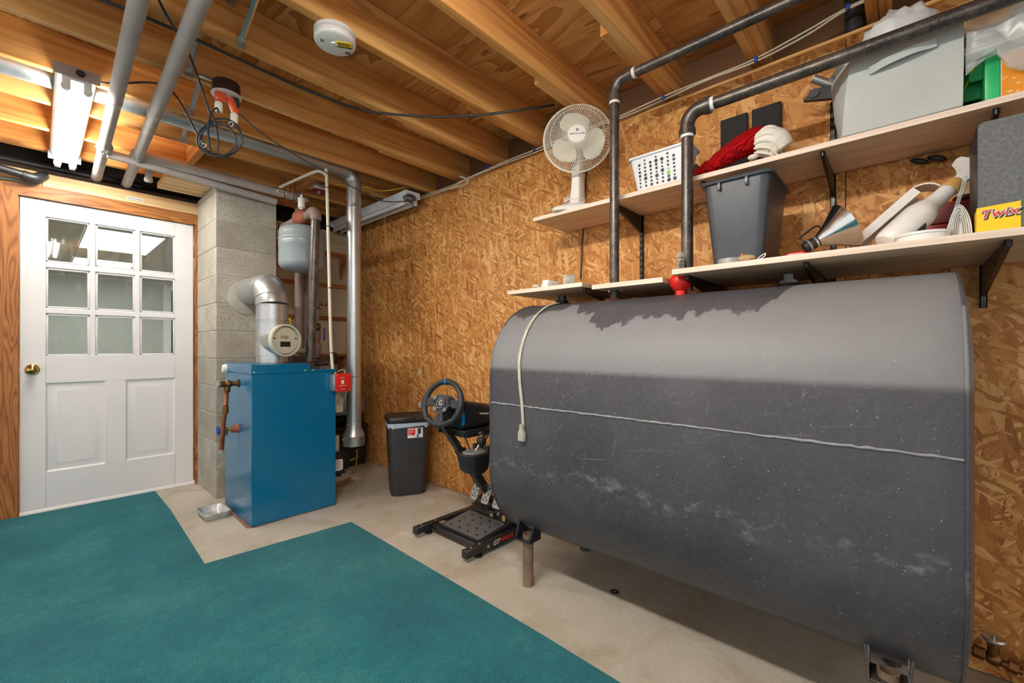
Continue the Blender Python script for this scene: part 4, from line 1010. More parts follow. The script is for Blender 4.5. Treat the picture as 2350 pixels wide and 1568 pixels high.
for (x, y) in ((1.517, 1.281), (1.99, 1.281), (1.517, .035), (1.99, .035)):
    s = -1 if x < TXC else 1
    zb = TZC-TA-math.sqrt(TR**2-(x-TXC)**2)
    zl = .214
    lo = add('leg', B().lathe([(.0245, 0.0), (.0245, zl+.022), (.019, zl+.022), (.019, zl-.01)], (x, y, 0), None, 24, False), K['leg_pipe'] if s < 0 else K['bpipe'], ot)
    bk = B().box(x-.04, x+.04, y-.038, y+.038, zl-.004, zl+.003, .001, 1)
    surf = lambda xx: TZC-TA-math.sqrt(max(TR**2-(xx-TXC)**2, 0))
    for sy in (-1, 1):
        yy = y+sy*.040
        xo, xi = x+s*.030, x-s*.04
        bk.prism([(xo+s*.010, zl-.004), (xi, zl-.004), (xi, max(surf(xi), zl+.004)+.002), (x-s*.01, surf(x-s*.01)+.002), (x+s*.012, surf(x+s*.012)+.002), (xo, zl+.030)], yy-.002, yy+.002, 'y')
        bk.tube([(xo+s*.010, yy, zl-.003), (xo+s*.004, yy, zl+.016), (xo-s*.002, yy+sy*.003, zl+.032), (x+s*.014, yy+sy*.008, surf(x+s*.014)+.001)], .0032, 8)
    add('leg_bracket', bk, K['black_metal'] if y > .5 else K['bpipe'], ot)
# bungs, vent and fill pipes, gauge
for y in (1.26, .98, .63, .30):
    add('bung', B().lathe([(.040, 1.296), (.036, 1.308), (.030, 1.310)], (TXC, y, 0), None, 24), K['rust'] if y in (.98, .63) else K['black_metal'], ot)
add('bung_cap', B().lathe([(.030, 1.3105), (.028, 1.322), (.02, 1.323), (.02, 1.345)], (TXC, 1.26, 0), None, 6), K['black_metal'], ot)
add('bung_cap', B().lathe([(.030, 1.3105), (.028, 1.320), (.016, 1.321), (.016, 1.342)], (TXC, .30, 0), None, 6), K['grey_metal_dk'], ot)
def fill(name, label, y, zt, yend, r):
    t = thing(name, label, 'pipe', (TXC, y, 1.31), 'black iron pipes rising from the oil tank')
    add('riser', B().cyl((TXC, y, 1.311), (TXC, y, zt-.075), r, n=24), K['bpipe'], t)
    e = B().tube([(TXC, y, zt-.085), (TXC, y, zt-.05)] + [(TXC, y-.05*(1-math.cos(a)), zt-.05+.05*math.sin(a)) for a in [math.radians(d) for d in (20, 45, 70, 90)]] + [(TXC, y-.085, zt)], r*1.22, 24, smooth=False)
    e.cyl((TXC, y, zt-.09), (TXC, y, zt-.068), r*1.42, n=24).cyl((TXC, y-.068, zt), (TXC, y-.09, zt), r*1.42, n=24)
    add('elbow', e, K['bpipe'], t)
    for e0_, e1_ in (((TXC, y, zt-.102), (TXC, y, zt-.0905)), ((TXC, y-.0905, zt), (TXC, y-.104, zt))): add('thread_seal', B().cyl(e0_, e1_, r*1.12, n=24), K['cream_pl'] if r < .0215 else K['white_pl'], t)
    add('horizontal_run', B().cyl((TXC, y-.10, zt), (TXC, yend, zt), r, n=24), K['bpipe'], t)
fill('vent_pipe', 'black iron vent pipe beside the fan, turning under the joists', .972, 2.285, -2.3, .021)
fill('fill_pipe', 'black iron fill pipe rising from the oil tank behind the shelf edge and turning right', .648, 2.028, -2.3, .0225)
ga = thing('float_gauge', 'red float gauge with a clear tube on top of the oil tank', 'gauge', (1.70, .70, 1.30))
gp = at(1562, 660, X=1.70); gy = gp.y
add('gauge_body', B().lathe([(.020, 1.290), (.020, 1.310), (.028, 1.315), (.040, 1.335), (.042, 1.352), (.036, 1.366), (.030, 1.372)], (1.70, gy, 0), None, 28), K['red'], ga)
add('gauge_collar', B().lathe([(.024, 1.3725), (.024, 1.384), (.017, 1.390), (.017, 1.394)], (1.70, gy, 0), None, 24), K['red'], ga)
add('gauge_tube', B().lathe([(.0135, 1.3945), (.0135, 1.455), (.010, 1.46), (.0, 1.461)], (1.70, gy, 0), None, 20), K['clear'], ga)
fm_ = B()
for z in (1.41, 1.425, 1.44): fm_.lathe([(.0141, z), (.0141, z+.0012)], (1.70, gy, 0), None, 18)
fm_.cyl((1.70, gy, 1.395), (1.70, gy, 1.43), .006, n=10)
add('float_marks', fm_, K['black_print'], ga)
# beige extension cord draped over the tank
ec = thing('extension_cord', 'beige flat extension cord draped over the left end of the tank', 'cord', (1.40, 1.2, .68))
fx_ = TXC-TR-.0055
def tsurf(y, z):
    if z <= TZC+TA: return Vector((fx_, y, z))
    dz = z-TZC-TA; rr_ = TR+.0055
    return Vector((TXC-math.sqrt(max(rr_**2-dz*dz, 0)), y, z))
cpts = [Vector((1.745, 1.255, 1.308)), tsurf(1.255, 1.297), tsurf(1.255, 1.27), tsurf(1.253, 1.22), tsurf(1.25, 1.15), tsurf(1.245, 1.05), tsurf(1.235, .95), tsurf(1.222, .85), tsurf(1.214, .75)]
add('cord_run', B().tube(cpts, .0075, 10, flat=(1, .55)), K['beige_cord'], ec)
e0 = cpts[-1]
m_ = plane_m(e0+Vector((-.006, 0, .002)), (0, -1, 0), (0, .12, 1))
add('socket_end', B().prism([(-.007, .008), (.007, .008), (.008, -.012), (.016, -.03), (.016, -.062), (-.016, -.062), (-.016, -.03), (-.008, -.012)], -.004, .010, 'z', m_), K['beige_cord'], ec)
rb = B()
for i in range(4): rb.box(-.012, .012, -.036-.006*i, -.033-.006*i, .0101, .0118, m=m_)
for i in range(3): rb.box(-.008, .008, .004-.004*i, .006-.004*i, .0101, .0112, m=m_)
add('grip_rib', rb, K['beige_cord'], ec)
# valve by the right end
vx, vy, vz = 2.05, -.205, .10
va = thing('tank_valve', 'brass shut-off valve with a round handle low on the board wall', 'valve', (vx, vy, .05))
add('valve_body', B().cyl((vx, vy+.10, vz+.012), (vx, vy-.06, vz-.012), .012, n=14).cyl((vx, vy+.045, vz+.006), (vx, vy+.02, vz+.002), .019, n=6).cyl((vx, vy-.03, vz-.006), (vx, vy-.05, vz-.01), .019, n=6).sph((vx, vy, vz), .022, n=16).cyl((vx, vy, vz), (vx, vy, vz+.05), .014, n=14).cyl((vx, vy, vz+.04), (vx, vy, vz+.05), .017, n=6), K['bronze'], va)
add('valve_wheel', B().lathe([(.005, .052), (.026, .056), (.029, .062), (.026, .067), (.006, .064)], (vx, vy, vz), None, 24).cyl((vx, vy, vz+.05), (vx, vy, vz+.074), .004, n=10), K['steel'], va)
add('oil_filter', B().lathe([(.030, -.09), (.042, -.085), (.045, -.01), (.045, .012), (.018, .016)], (vx, vy-.115, vz-.005), None, 24), K['galv_dull'], va)
add('floor_washer', B().tube([(1.729+.0135*math.cos(a), .959+.0135*math.sin(a), .003) for a in [i*math.pi/8 for i in range(16)]], .0045, 8, closed=True, flat=(1, .6), k=2), K['rubber'], None, 'small black rubber washer on the floor in front of the tank', 'washer')
# ------------------------------------------------ shelves
stand_y = [1.018, .618, .214, -.19]
def shelf(name, label, poly, z0, z1, edge):
    t = thing(name, label, 'shelf', (1.9, sum(p[1] for p in poly)/len(poly), z0), 'pale melamine shelves on the board wall')
    add('shelf_board', B().prism(poly, z0, z1), K['melamine'], t)
    xf, ya, yb = edge
    add('edge_band', B().box(xf-.0016, xf-.0001, ya, yb, z0, z1), K['melamine_edge'], t)
    return t
xb = WX-.02
us = shelf('wall_shelf', 'long upper melamine shelf carrying the fan, basket and grey bin', [(1.814, -1.2), (xb, -1.2), (xb, 1.495), (1.814, 1.495)], 1.771, 1.790, (1.814, -1.2, 1.495))
ls = shelf('wall_shelf', 'small lower shelf at the left over the tank end, holding the jar', [(1.62, 1.056), (xb, 1.056), (xb, 1.505), (1.62, 1.505)], 1.358, 1.377, (1.62, 1.056, 1.505))
nx = TXC-.03
ms = shelf('wall_shelf', 'small lower shelf between the two black pipes', [(1.64, .700), (xb, .700), (xb, 1.018), (nx+.06, 1.018), (nx+.06, .944), (nx, .944), (nx, 1.018), (1.64, 1.018)], 1.343, 1.3625, (1.64, .700, 1.018))
rs = shelf('wall_shelf', 'long lower melamine shelf carrying the black bin and spray bottle', [(1.605, -1.2), (xb, -1.2), (xb, .650), (nx+.06, .650), (nx+.06, .618), (nx, .618), (nx, .650), (1.605, .650)], 1.362, 1.381, (1.605, -1.2, .650))
def standard(label, y, z0, z1):
    t = thing('shelf_standard', label, 'shelf rail', (WX-.006, y, z0), 'black slotted shelf rails on the board wall')
    add('rail', B().box(WX-.0135, WX-.0005, y-.0085, y-.006, z0, z1).box(WX-.0135, WX-.0005, y+.006, y+.0085, z0, z1).box(WX-.0135, WX-.0115, y-.0085, y+.0085, z0, z1).box(WX-.006, WX-.0005, y-.006, y+.006, z0, z1), K['bracket'], t)
    sl = B(); z = z0+.02
    while z < z1-.02:
        for s in (-1, 1): sl.box(WX-.0142, WX-.0136, y+s*.0035-.0013, y+s*.0035+.0013, z, z+.016)
        z += .032
    add('rail_slot', sl, K['grey_metal_dk'], t)
names = ('leftmost black slotted rail, behind the white basket', 'black slotted rail behind the black waste bin', 'black slotted rail left of the grey fabric bin', 'rightmost black slotted rail, below the foam display box')
for y, z0, z1, nm in zip(stand_y, (1.24, 1.24, 1.24, 1.22), (2.06, 1.77, 2.06, 1.77), names): standard(nm, y, z0, z1)
def bracket(label, y, zt, xf, drop=.085):
    t = thing('shelf_bracket', label, 'bracket', (WX, y, zt-drop), 'black shelf brackets')
    xw = WX-.014
    add('arm', B().prism([(xf+.008, zt-.001), (xw, zt-.001), (xw, zt-drop), (xw-.02, zt-drop), (xf+.008, zt-.018)], y-.0055, y+.0055, 'y'), K['bracket'], t)
    add('tip', B().cyl((xf+.008, y, zt-.0175), (xf+.008, y, zt-.0015), .0075, n=14), K['bracket'], t)
for y, l in zip(stand_y, ('black bracket under the upper shelf between fan and basket', 'black bracket under the upper shelf behind the waste bin', 'black bracket under the upper shelf right of the waste bin', 'black bracket under the upper shelf above the foam display box')): bracket(l, y, 1.770, 1.832)
for y, zt, xf, l in ((1.075, 1.357, 1.66, 'black bracket under the small left shelf over the tank'), (.608, 1.361, 1.64, 'black bracket by the red float gauge under the lower shelf'), (.236, 1.361, 1.64, 'black bracket under the middle of the long lower shelf'), (-.19, 1.361, 1.64, 'black bracket at the right end of the tank under the lower shelf')): bracket(l, y, zt, xf, .10)
add('wall_rod', B().tube([at(1346, 385, X=2.118), at(1343, 440, X=2.118), at(1332, 640, X=2.118)], .0045, 8), K['black_cable'], None, 'thin black cable hanging down the wall behind the desk fan', 'cable')
# small labels stuck on the board wall
for (x, y), l in (((963, 854), 'upper small white barcode label on the board wall left of the steering wheel'), ((963, 929), 'lower small white barcode label on the board wall left of the steering wheel')):
    p = at(x, y, X=WX)
    t = thing('wall_label', l, 'label', p, 'barcode labels on the board wall')
    add('label_sheet', B().box(WX-.0008, WX-.0002, p.y-.015, p.y+.015, p.z-.02, p.z+.02), K['white_print'], t)
    lb = B()
    for i in range(5): lb.box(WX-.0013, WX-.0009, p.y-.011, p.y+.004, p.z-.016+.007*i, p.z-.013+.007*i)
    add('label_print', lb, K['grey_metal_dk'], t)
# ------------------------------------------------ things on the upper shelf
UZ, LZ = 1.790, 1.381
fn = thing('desk_fan', 'white oscillating desk fan on the left end of the upper shelf', 'fan', (1.95, 1.29, UZ))
fc_ = at(1325, 318, X=1.87); nrm = Vector((-.84, -.54, 0)).normalized(); fM = Matrix.Translation(fc_) @ frame_z(nrm)
RF = .172
def wires(n, tw, prof, r):
    b = B()
    for i in range(n):
        a = 2*math.pi*i/n; pts = []
        for j, (rr, zz) in enumerate(prof):
            aa = a + tw*(j/(len(prof)-1))
            pts.append(fM @ Vector((rr*math.cos(aa), rr*math.sin(aa), zz)))
        b.tube(pts, r, 4, k=2)
    return b
fprof = [(.044, .052), (.08, .052), (.12, .046), (.152, .032), (.168, .014), (.171, .0)]
bprof = [(.044, -.055), (.09, -.055), (.13, -.048), (.156, -.034), (.168, -.016), (.171, -.002)]
add('front_grille', wires(84, .55, fprof, .0013), K['cream_pl'], fn, kind='stuff')
add('rear_grille', wires(64, -.55, bprof, .0011), K['cream_pl'], fn, kind='stuff')
rg = lambda r, z, w: B().tube([fM @ Vector((r*math.cos(a), r*math.sin(a), z)) for a in [i*2*math.pi/48 for i in range(48)]], w, 8, closed=True, k=1)
add('grille_rim', rg(.173, -.001, .0045), K['cream_pl'], fn)
add('grille_ring', rg(.135, .040, .0012), K['cream_pl'], fn)
hub = add('badge_disc', B().lathe([(.046, .044), (.046, .054), (.043, .057), (.0, .058)], fM.translation, frame_z(nrm), 36), K['white_pl'], fn)
rtv = Vector((0, 0, 1)).cross(nrm)
tm = plane_m(fM @ Vector((0, 0, .0583)), rtv, (0, 0, 1))
text('fan_lettering', 'ESSENTIAL HOME', .0095, tm @ Matrix.Translation((0, -.002, 0)), K['black_print'], hub)
add('fan_emblem', B().box(-.0055, .0055, .012, .023, 0, .0006, m=tm), K['black_print'], hub)
add('fan_emblem_mark', B().box(-.0015, .0015, .014, .021, .0007, .0010, m=tm).box(-.0035, .0035, .0165, .0185, .0007, .0010, m=tm), K['white_print'], hub)
for i in range(3):
    b = B(); a0 = math.radians(120*i+100); rings = []
    for j in range(9):
        rr = .035+.105*j/8; w = math.radians([26, 34, 42, 46, 48, 47, 43, 34, 16][j])
        top = [fM @ Vector((rr*math.cos(a0+w*(k/4-1)*1.0), rr*math.sin(a0+w*(k/4-1)*1.0), -.022+.028*(k/8))) for k in range(9)]
        rings.append(top + [p - nrm*.0016 for p in reversed(top)])
    b.loft(rings); add('blade', b, K['cream_pl'], fn)
add('motor_housing', B().lathe([(.038, -.056), (.055, -.06), (.06, -.08), (.055, -.13), (.035, -.15), (.0, -.152)], fM.translation, frame_z(nrm), 32), K['cream_pl'], fn)
bx_, by_ = fc_.x+.055, fc_.y+.035
add('neck', B().loft([[(bx_+x, by_+y, z) for x, y in rrect(-a, a, -c, c, .012, 4)] for a, c, z in ((.048, .042, UZ+.035), (.036, .032, UZ+.06), (.028, .026, UZ+.16), (.025, .024, UZ+.30), (.022, .022, fc_.z-.05))]), K['white_pl'], fn)
Rz = rotz(-62)
def foot(z, a, c): return [Matrix.Translation((bx_-.035, by_, z)) @ Rz @ Vector((x, y, 0)) for x, y in rrect(-a, a, -c, c, .03, 5)]
add('base', B().loft([foot(UZ+.001, .105, .075), foot(UZ+.012, .108, .078), foot(UZ+.022, .100, .070), foot(UZ+.036, .055, .05)]), K['white_pl'], fn)
add('wound_cord', B().tube([(bx_-.06+.05*math.cos(a), by_+.055*math.sin(a)-.02, UZ+.042+.002*a) for a in [i*math.pi/4 for i in range(13)]], .0035, 8), K['white_pl'], fn)
add('control_button', B().obox((bx_-.11, by_+.03, UZ+.026), (.012, .012, .006), None, .002), K['grey_metal_dk'], fn)
# basket with round holes
bk = thing('plastic_basket', 'white plastic basket with round holes on the upper shelf', 'basket', (1.93, .81, UZ))
yl, yr_ = .925, .685
def bring(i, z, r=.022): return [(x, y, z) for x, y in rrect(1.838-i, 1.945+i, yr_-i, yl+i, r, 5)]
b = B().loft([bring(-.012, UZ+.002), bring(.012, UZ+.148), bring(.020, UZ+.149), bring(.020, UZ+.158), bring(.009, UZ+.158), bring(-.0155, UZ+.006)])
add('basket_body', b, K['cool_pl'], bk)
holes = [(c_, r_) for c_ in range(7) for r_ in range(8 if c_ % 2 else 7)]
rnd = random.Random(11)
def hole(y, z, r):
    x = 1.838+.012-(z-UZ)/.148*.024-.0010
    return B().cyl((x-.0006, y, z), (x+.0012, y, z), r, n=14)
for c_, r_ in holes:
    add('basket_hole', hole(yl-.035-c_*.026, UZ+.026+r_*.0155, rnd.choice((.0048, .006, .0078, .0042))), K['lime'] if (c_ == 5 and r_ in (2, 3)) else K['black_print'], bk)
# grey canister and its wire behind the pipe
cn = at(1578, 365, X=2.045)
gl = thing('grey_lamp_head', 'grey round metal lamp head behind the fill pipe on the upper shelf', 'lamp', (2.02, cn.y, UZ))
add('lamp_shell', B().lathe([(.028, 0), (.030, .04), (.062, .07), (.066, .11), (.05, .135), (.0, .14)], (2.05, cn.y, UZ+.002), Matrix.Rotation(math.radians(-12), 4, 'Y'), 32), K['grey_metal_dk'], gl)
add('lamp_wire', B().tube([(1.96, cn.y-.03, UZ+.05), (1.94, cn.y-.075, UZ+.07), (1.95, cn.y-.09, UZ+.03), (1.97, cn.y-.08, UZ+.006)], .003, 8), K['black_cable'], gl)
# foam squares on the wall
for (pa_, pb2), l in ((((1652, 276), (1714, 257)), 'left black foam square leaning on the wall above the red stocking'), (((1724, 251), (1791, 231)), 'right black foam square leaning on the wall above the red stocking')):
    p, q = at(*pa_, X=2.10), at(*pb2, X=2.10); zt_ = (p.z+q.z)/2
    add('foam_square', B().loft([[(x, y, z) for x, y in rrect(2.106, 2.124, q.y, p.y, .004, 3)] for z in (UZ+.001, UZ+.003, zt_-.004, zt_)]), K['foam'], None, l, 'foam panel', 'black foam squares')
# red knit stocking
so = thing('knit_stocking', 'red cable-knit stocking with a white cuff lying on the upper shelf', 'stocking', (1.9, .5, UZ))
S = [at(1594, 398, X=1.86), at(1625, 385, X=1.87), at(1660, 362, X=1.89), at(1695, 340, X=1.92), at(1725, 325, X=1.94), at(1752, 318, X=1.95), at(1766, 322, X=1.95)]
rad = [.012, .026, .040, .050, .055, .052, .040]
S = [Vector((p.x, p.y, max(p.z, UZ+.85*r+.002))) for p, r in zip(S, rad)]
b = B().tube(S, rad, 36, k=10, flat=(1.0, .85))
for v in b.bm.verts: v.co += Vector((0, 0, .003*math.sin(v.co.y*260)*math.sin(v.co.x*180)))
add('knit_body', b, K['red_knit'], so, ang=180)
cb = B()
for off in (0,):
    for i in range(3):
        pts = []
        for j in range(40):
            t = j/39; k_ = t*(len(S)-1); a_ = int(min(k_, len(S)-2)); p = S[a_].lerp(S[a_+1], k_-a_); r_ = rad[a_]+(rad[a_+1]-rad[a_])*(k_-a_)
            pts.append(p + Vector((-.75*r_, 0, r_*(.38-.30*i)))+Vector((-.002, .0, .006*math.sin(j*1.3+i*2))))
        cb.tube(pts[3:-4], .0065, 8, k=2)
add('cable_stitch', cb, K['red_knit'], so, ang=180)
C0 = [at(1738, 333, X=1.90), at(1758, 327, X=1.90), at(1778, 330, X=1.91), at(1792, 346, X=1.92)]
C0 = [Vector((p.x, p.y, max(p.z, UZ+.045))) for p in C0]
b = B().tube(C0, [.040, .054, .056, .046], 48, k=8)
for v in b.bm.verts:
    if v.co.z < UZ+.004: v.co.z = UZ+.004
add('knit_cuff', b, K['white_knit'], so, ang=180)
rb = B()
for i in range(13):
    a = math.radians(-60+i*24); u = []
    for k_, p in enumerate(C0):
        r_ = (.041, .055, .057, .047)[k_]; q = p + Vector((-math.cos(a)*r_, -.15*math.sin(a)*r_, math.sin(a)*r_)); q.z = max(q.z, UZ+.006); u.append(q)
    rb.tube(u, .0045, 6, k=5)
add('cuff_rib', rb, K['white_knit'], so, ang=180, kind='stuff')
add('cuff_tuft', B().sph(at(1728, 363, X=1.85)+Vector((0, 0, .004)), .014, (1.1, 1.4, .7), 12), K['white_knit'], so)
# black plastic clip and metal offcuts left of the grey bin
def slab(pts, X, th, **kw):
    pl = [at(x, y, X=X) for x, y in pts]; return B().prism([(p.y, p.z) for p in pl], X, X+th, 'x')
bt_ = thing('black_bracket_part', 'black plastic bracket part poking out left of the grey fabric bin', 'bracket part', at(1880, 230, X=1.99))
add('plate', slab([(1843, 231), (1862, 207), (1890, 198), (1935, 192), (1935, 222), (1900, 226)], 2.0, .02), K['black_pl'], bt_)
cc = at(1868, 215, X=2.0); add('disc', B().cyl(cc, cc+Vector((-.006, 0, 0)), .017, n=24), K['dark_pl'], bt_)
add('post', B().box(1.995, 2.05, cc.y-.09, cc.y-.07, UZ+.001, cc.z+.01), K['black_pl'], bt_)
mt1 = B(); p, q = at(1866, 180, X=2.00), at(1945, 208, X=2.04); mt1.cyl(p, q, .0155, n=20)
add('metal_tube', mt1, K['steel'], None, 'dull metal tube sticking out over the black bracket part', 'tube')
mt2 = B(); p, q = at(1922, 150, X=2.02), at(2040, 190, X=2.09); d_ = (q-p).normalized(); u_ = d_.cross(Vector((1, 0, 0))).normalized(); w_ = d_.cross(u_)
rings = []
for t in (0, 1):
    c = p.lerp(q, t); arc = [c + (u_*math.cos(a)+w_*math.sin(a))*.058 for a in [math.radians(20+150*i/12) for i in range(13)]]
    rings.append(arc + [c + (x-c)*.965 for x in reversed(arc)])
mt2.loft(rings); add('metal_offcut', mt2, K['aluminium'], None, 'curved shiny sheet-metal offcut behind the grey fabric bin', 'sheet metal')
# grey fabric bin
gb = thing('fabric_bin', 'grey fabric storage bin with a front handle on the upper shelf', 'storage bin', (1.96, .02, UZ))
def side(a, c, n, bul, ax):
    a, c = Vector(a), Vector(c); out = []
    for i in range(n):
        t = i/n; p = a.lerp(c, t); p += Vector(ax)*bul*math.sin(math.pi*t); out.append(p)
    return out
def binring(z, fl, fr_, brr, bl, bulL, inset=0):
    f = Vector((1, 1, 0))
    r = side(fl, fr_, 6, .0, (-1, 0, 0)) + side(fr_, brr, 6, .006, (0, -1, 0)) + side(brr, bl, 6, 0, (1, 0, 0)) + side(bl, fl, 6, bulL, (0, 1, 0))
    c = sum(r, Vector())/len(r)
    out = []
    for p in r:
        d = Vector((p.x-c.x, p.y-c.y, 0)); L = d.length; p = p - d*(inset/L) if inset else p
        out.append(Vector((p.x, p.y, z if not callable(z) else z(p))))
    return out
R0 = lambda z, ins=0: binring(z, (1.820, .160, 0), (1.820, -.122, 0), (2.085, -.122, 0), (2.085, .172, 0), .004, ins)
R1 = lambda z, ins=0: binring(z, (1.816, .152, 0), (1.820, -.124, 0), (2.085, -.124, 0), (2.085, .190, 0), .022, ins)
R2 = lambda z, ins=0: binring(z, (1.822, .136, 0), (1.820, -.125, 0), (2.085, -.125, 0), (2.085, .190, 0), .040, ins)
ztop = lambda p: 2.046 + (.02 if p.x < 1.9 and p.y < 0 else 0) - .01*max(0, p.y-.15)*10
add('bin_body', B().loft([R0(UZ+.001), R0(UZ+.008), R1(UZ+.13), R2(ztop), R2(ztop, .006), R1(UZ+.13, .006), R0(UZ+.012, .006)]), K['grey_fabric'], gb, ang=30)
hp = [at(1995, 163, X=1.812), at(2012, 154, X=1.806), at(2030, 143, X=1.797), at(2070, 124, X=1.793), at(2105, 110, X=1.797), at(2128, 104, X=1.806), at(2150, 97, X=1.812)]
b = B(); rings = []
for p in catmull(hp, 5): rings.append([p+Vector((0, 0, .012)), p+Vector((-.002, 0, .012)), p+Vector((-.002, 0, -.013)), p+Vector((0, 0, -.013))])
b.loft(rings); add('handle', b, K['grey_fabric'], gb)
add('piping', B().tube([(1.8165, .158, UZ+.006), (1.8165, .02, UZ+.005), (1.8165, -.120, UZ+.006)], .003, 8), K['grey_fabric'], gb)
# white bag on the bin
rnd = random.Random(8)
def crumple(c, r, sc, n, amp, seed, zmin=None):
    rr = random.Random(seed); b = B().sph(c, r, sc, n)
    ph = [rr.uniform(0, 6) for _ in range(6)]
    for v in b.bm.verts:
        d = (v.co-Vector(c)); dn_ = d.normalized()
        k_ = amp*(math.sin(9*dn_.x+ph[0])*math.sin(8*dn_.y+ph[1]) + .6*math.sin(17*dn_.z+ph[2]+5*dn_.x) + rr.uniform(-.35, .35))
        v.co += dn_*k_
        if zmin is not None and v.co.z < zmin: v.co.z = zmin
    return b
add('plastic_bag', crumple((1.95, .02, 2.135), .085, (.9, 1.1, .9), 28, .012, 3, 2.068), K['bag'], None, ang=180, label='crumpled white plastic bag on top of the grey fabric bin', cat='bag')
# green bin, orange booklet box, magazines in a clear bag
gn = thing('green_bin', 'green plastic stacking bin right of the grey fabric bin', 'bin', (1.98, -.17, UZ))
add('bin_front', B().box(1.850, 1.862, -.198, -.168, UZ+.001, 1.955, .003), K['green_pl'], gn)
add('bin_side', B().box(1.862, 2.09, -.172, -.168, UZ+.001, 1.955), K['green_pl'], gn)
add('bin_back', B().box(2.086, 2.09, -.1675, -.129, UZ+.001, 1.955), K['green_pl'], gn)
add('bin_lip', B().prism([(-.1675, 1.85), (-.130, 1.85), (-.130, 1.93), (-.140, 1.95), (-.1675, 1.955)], 1.94, 1.944, 'x').prism([(-.1675, 1.89), (-.145, 1.89), (-.140, 1.90), (-.140, 1.95), (-.1675, 1.955)], 1.90, 1.904, 'x'), K['green_pl'], gn)
add('bin_wire', B().tube([(1.93, -.131, 1.885), (1.91, -.140, 1.90), (1.895, -.150, 1.93), (1.89, -.162, 1.957)], .002, 6), K['yellow'], gn)
orx = thing('orange_box', 'orange and white printed carton beside the green bin', 'box', (1.98, -.28, UZ))
add('carton', B().box(1.842, 2.08, -.42, -.199, UZ+.001, 1.925, .002), K['white_print'], orx)
add('orange_panel', B().prism([(-.200, UZ+.004), (-.252, UZ+.004), (-.247, 1.92), (-.200, 1.922)], 1.8405, 1.8418, 'x'), K['orange_print'], orx)
bars = B()
for i, (z, h, c_) in enumerate(((1.81, .022, 0), (1.836, .012, 0), (1.856, .006, 0), (1.868, .008, 0))): bars.box(1.8405, 1.8416, -.275, -.2545, z, z+h)
add('printed_bars', bars, K['navy'], orx)
sp_ = B()
rr = random.Random(3)
for i in range(14): 
    y_, z_ = rr.uniform(-.245, -.205), rr.uniform(UZ+.01, 1.91); sp_.box(1.8399, 1.8404, y_, y_+rr.uniform(.002, .008), z_, z_+rr.uniform(.001, .004))
add('worn_scuff', sp_, K['white_print'], orx, kind='stuff')
mg0 = 1.9565
for i in range(7):
    h = (.010, .006, .012, .012, .008, .007, .010)[i]; mtx = ('paper', 'navy', 'paper', 'paper', 'navy', 'paper', 'paper')[i]
    m = Matrix.Translation((1.965+.004*(i % 3), -.265, mg0)) @ rotz((-4, 3, -6, 5, -3, 7, -5)[i])
    nm_ = ('bottom', 'second', 'third', 'fourth', 'fifth', 'sixth', 'top')[i]
    t = thing('magazine', f'{nm_} magazine in the stack right of the grey fabric bin', 'magazine', (1.965, -.265, mg0), 'magazines above the green bin')
    bb = B(); bow = lambda x: .006*math.sin((x+.1)*14)
    rings = [[m @ Vector((x, y, (0 if k_ == 0 else h-.0008)+bow(y)*.4+.003)) for x, y in ((-.11, yy), (.11, yy))] for k_ in (0,) for yy in (0,)]
    bb.box(-.115, .115, -.135, .13, .001, h-.0008, .001, 1, m)
    add('pages', bb, K['paper'], t); add('cover', B().box(-.1155, .1155, -.136, .1305, h-.0007, h-.0001, m=m), K[mtx], t)
    mg0 += h
bgv = B(); rings = []
for i in range(17):
    y = -.128-.02*i; row = []
    for j in range(13):
        t = j/12; 
        x = 1.835+.012*math.sin(i*1.1+j*.7)-.012*math.sin(math.pi*t); z = 1.88+.19*t+.012*math.sin(i*.9+j*1.3)+.03*math.sin(i*.45)*(1-t) - (.04*(1-t) if i > 3 else 0)
        row.append(Vector((x-.012, y, z)))
    rings.append(row)
bgv.loft(rings, cap=False, closed=False)
cbg = add('clear_bag', bgv, K['clear_bag'], None, 'loose clear plastic bag hanging around the magazine stack', 'bag')
so_ = cbg.modifiers.new('thickness', 'SOLIDIFY'); so_.thickness = .0006
add('paper_bundle', crumple((1.96, -.33, 2.085), .07, (1.2, 1.5, .55), 24, .010, 21, 2.024), K['bag'], None, 'crumpled clear-white bag bundle on top of the magazine stack', 'bag')
for i, (px_, py_) in enumerate(((2110, 362), (2152, 355))):
    p = at(px_, py_, X=2.06)
    add('dark_hook', B().sph((2.10, p.y, p.z), .02, (.7, 1.4, .5), 14, Matrix.Rotation(math.radians(25), 4, 'X')).cyl((2.10, p.y, p.z), (2.129, p.y, p.z+.01), .004, n=8), K['black_pl'], None, ('left', 'right')[i]+' black plastic hook on the wall under the upper shelf', 'hook', 'black hooks under the upper shelf')
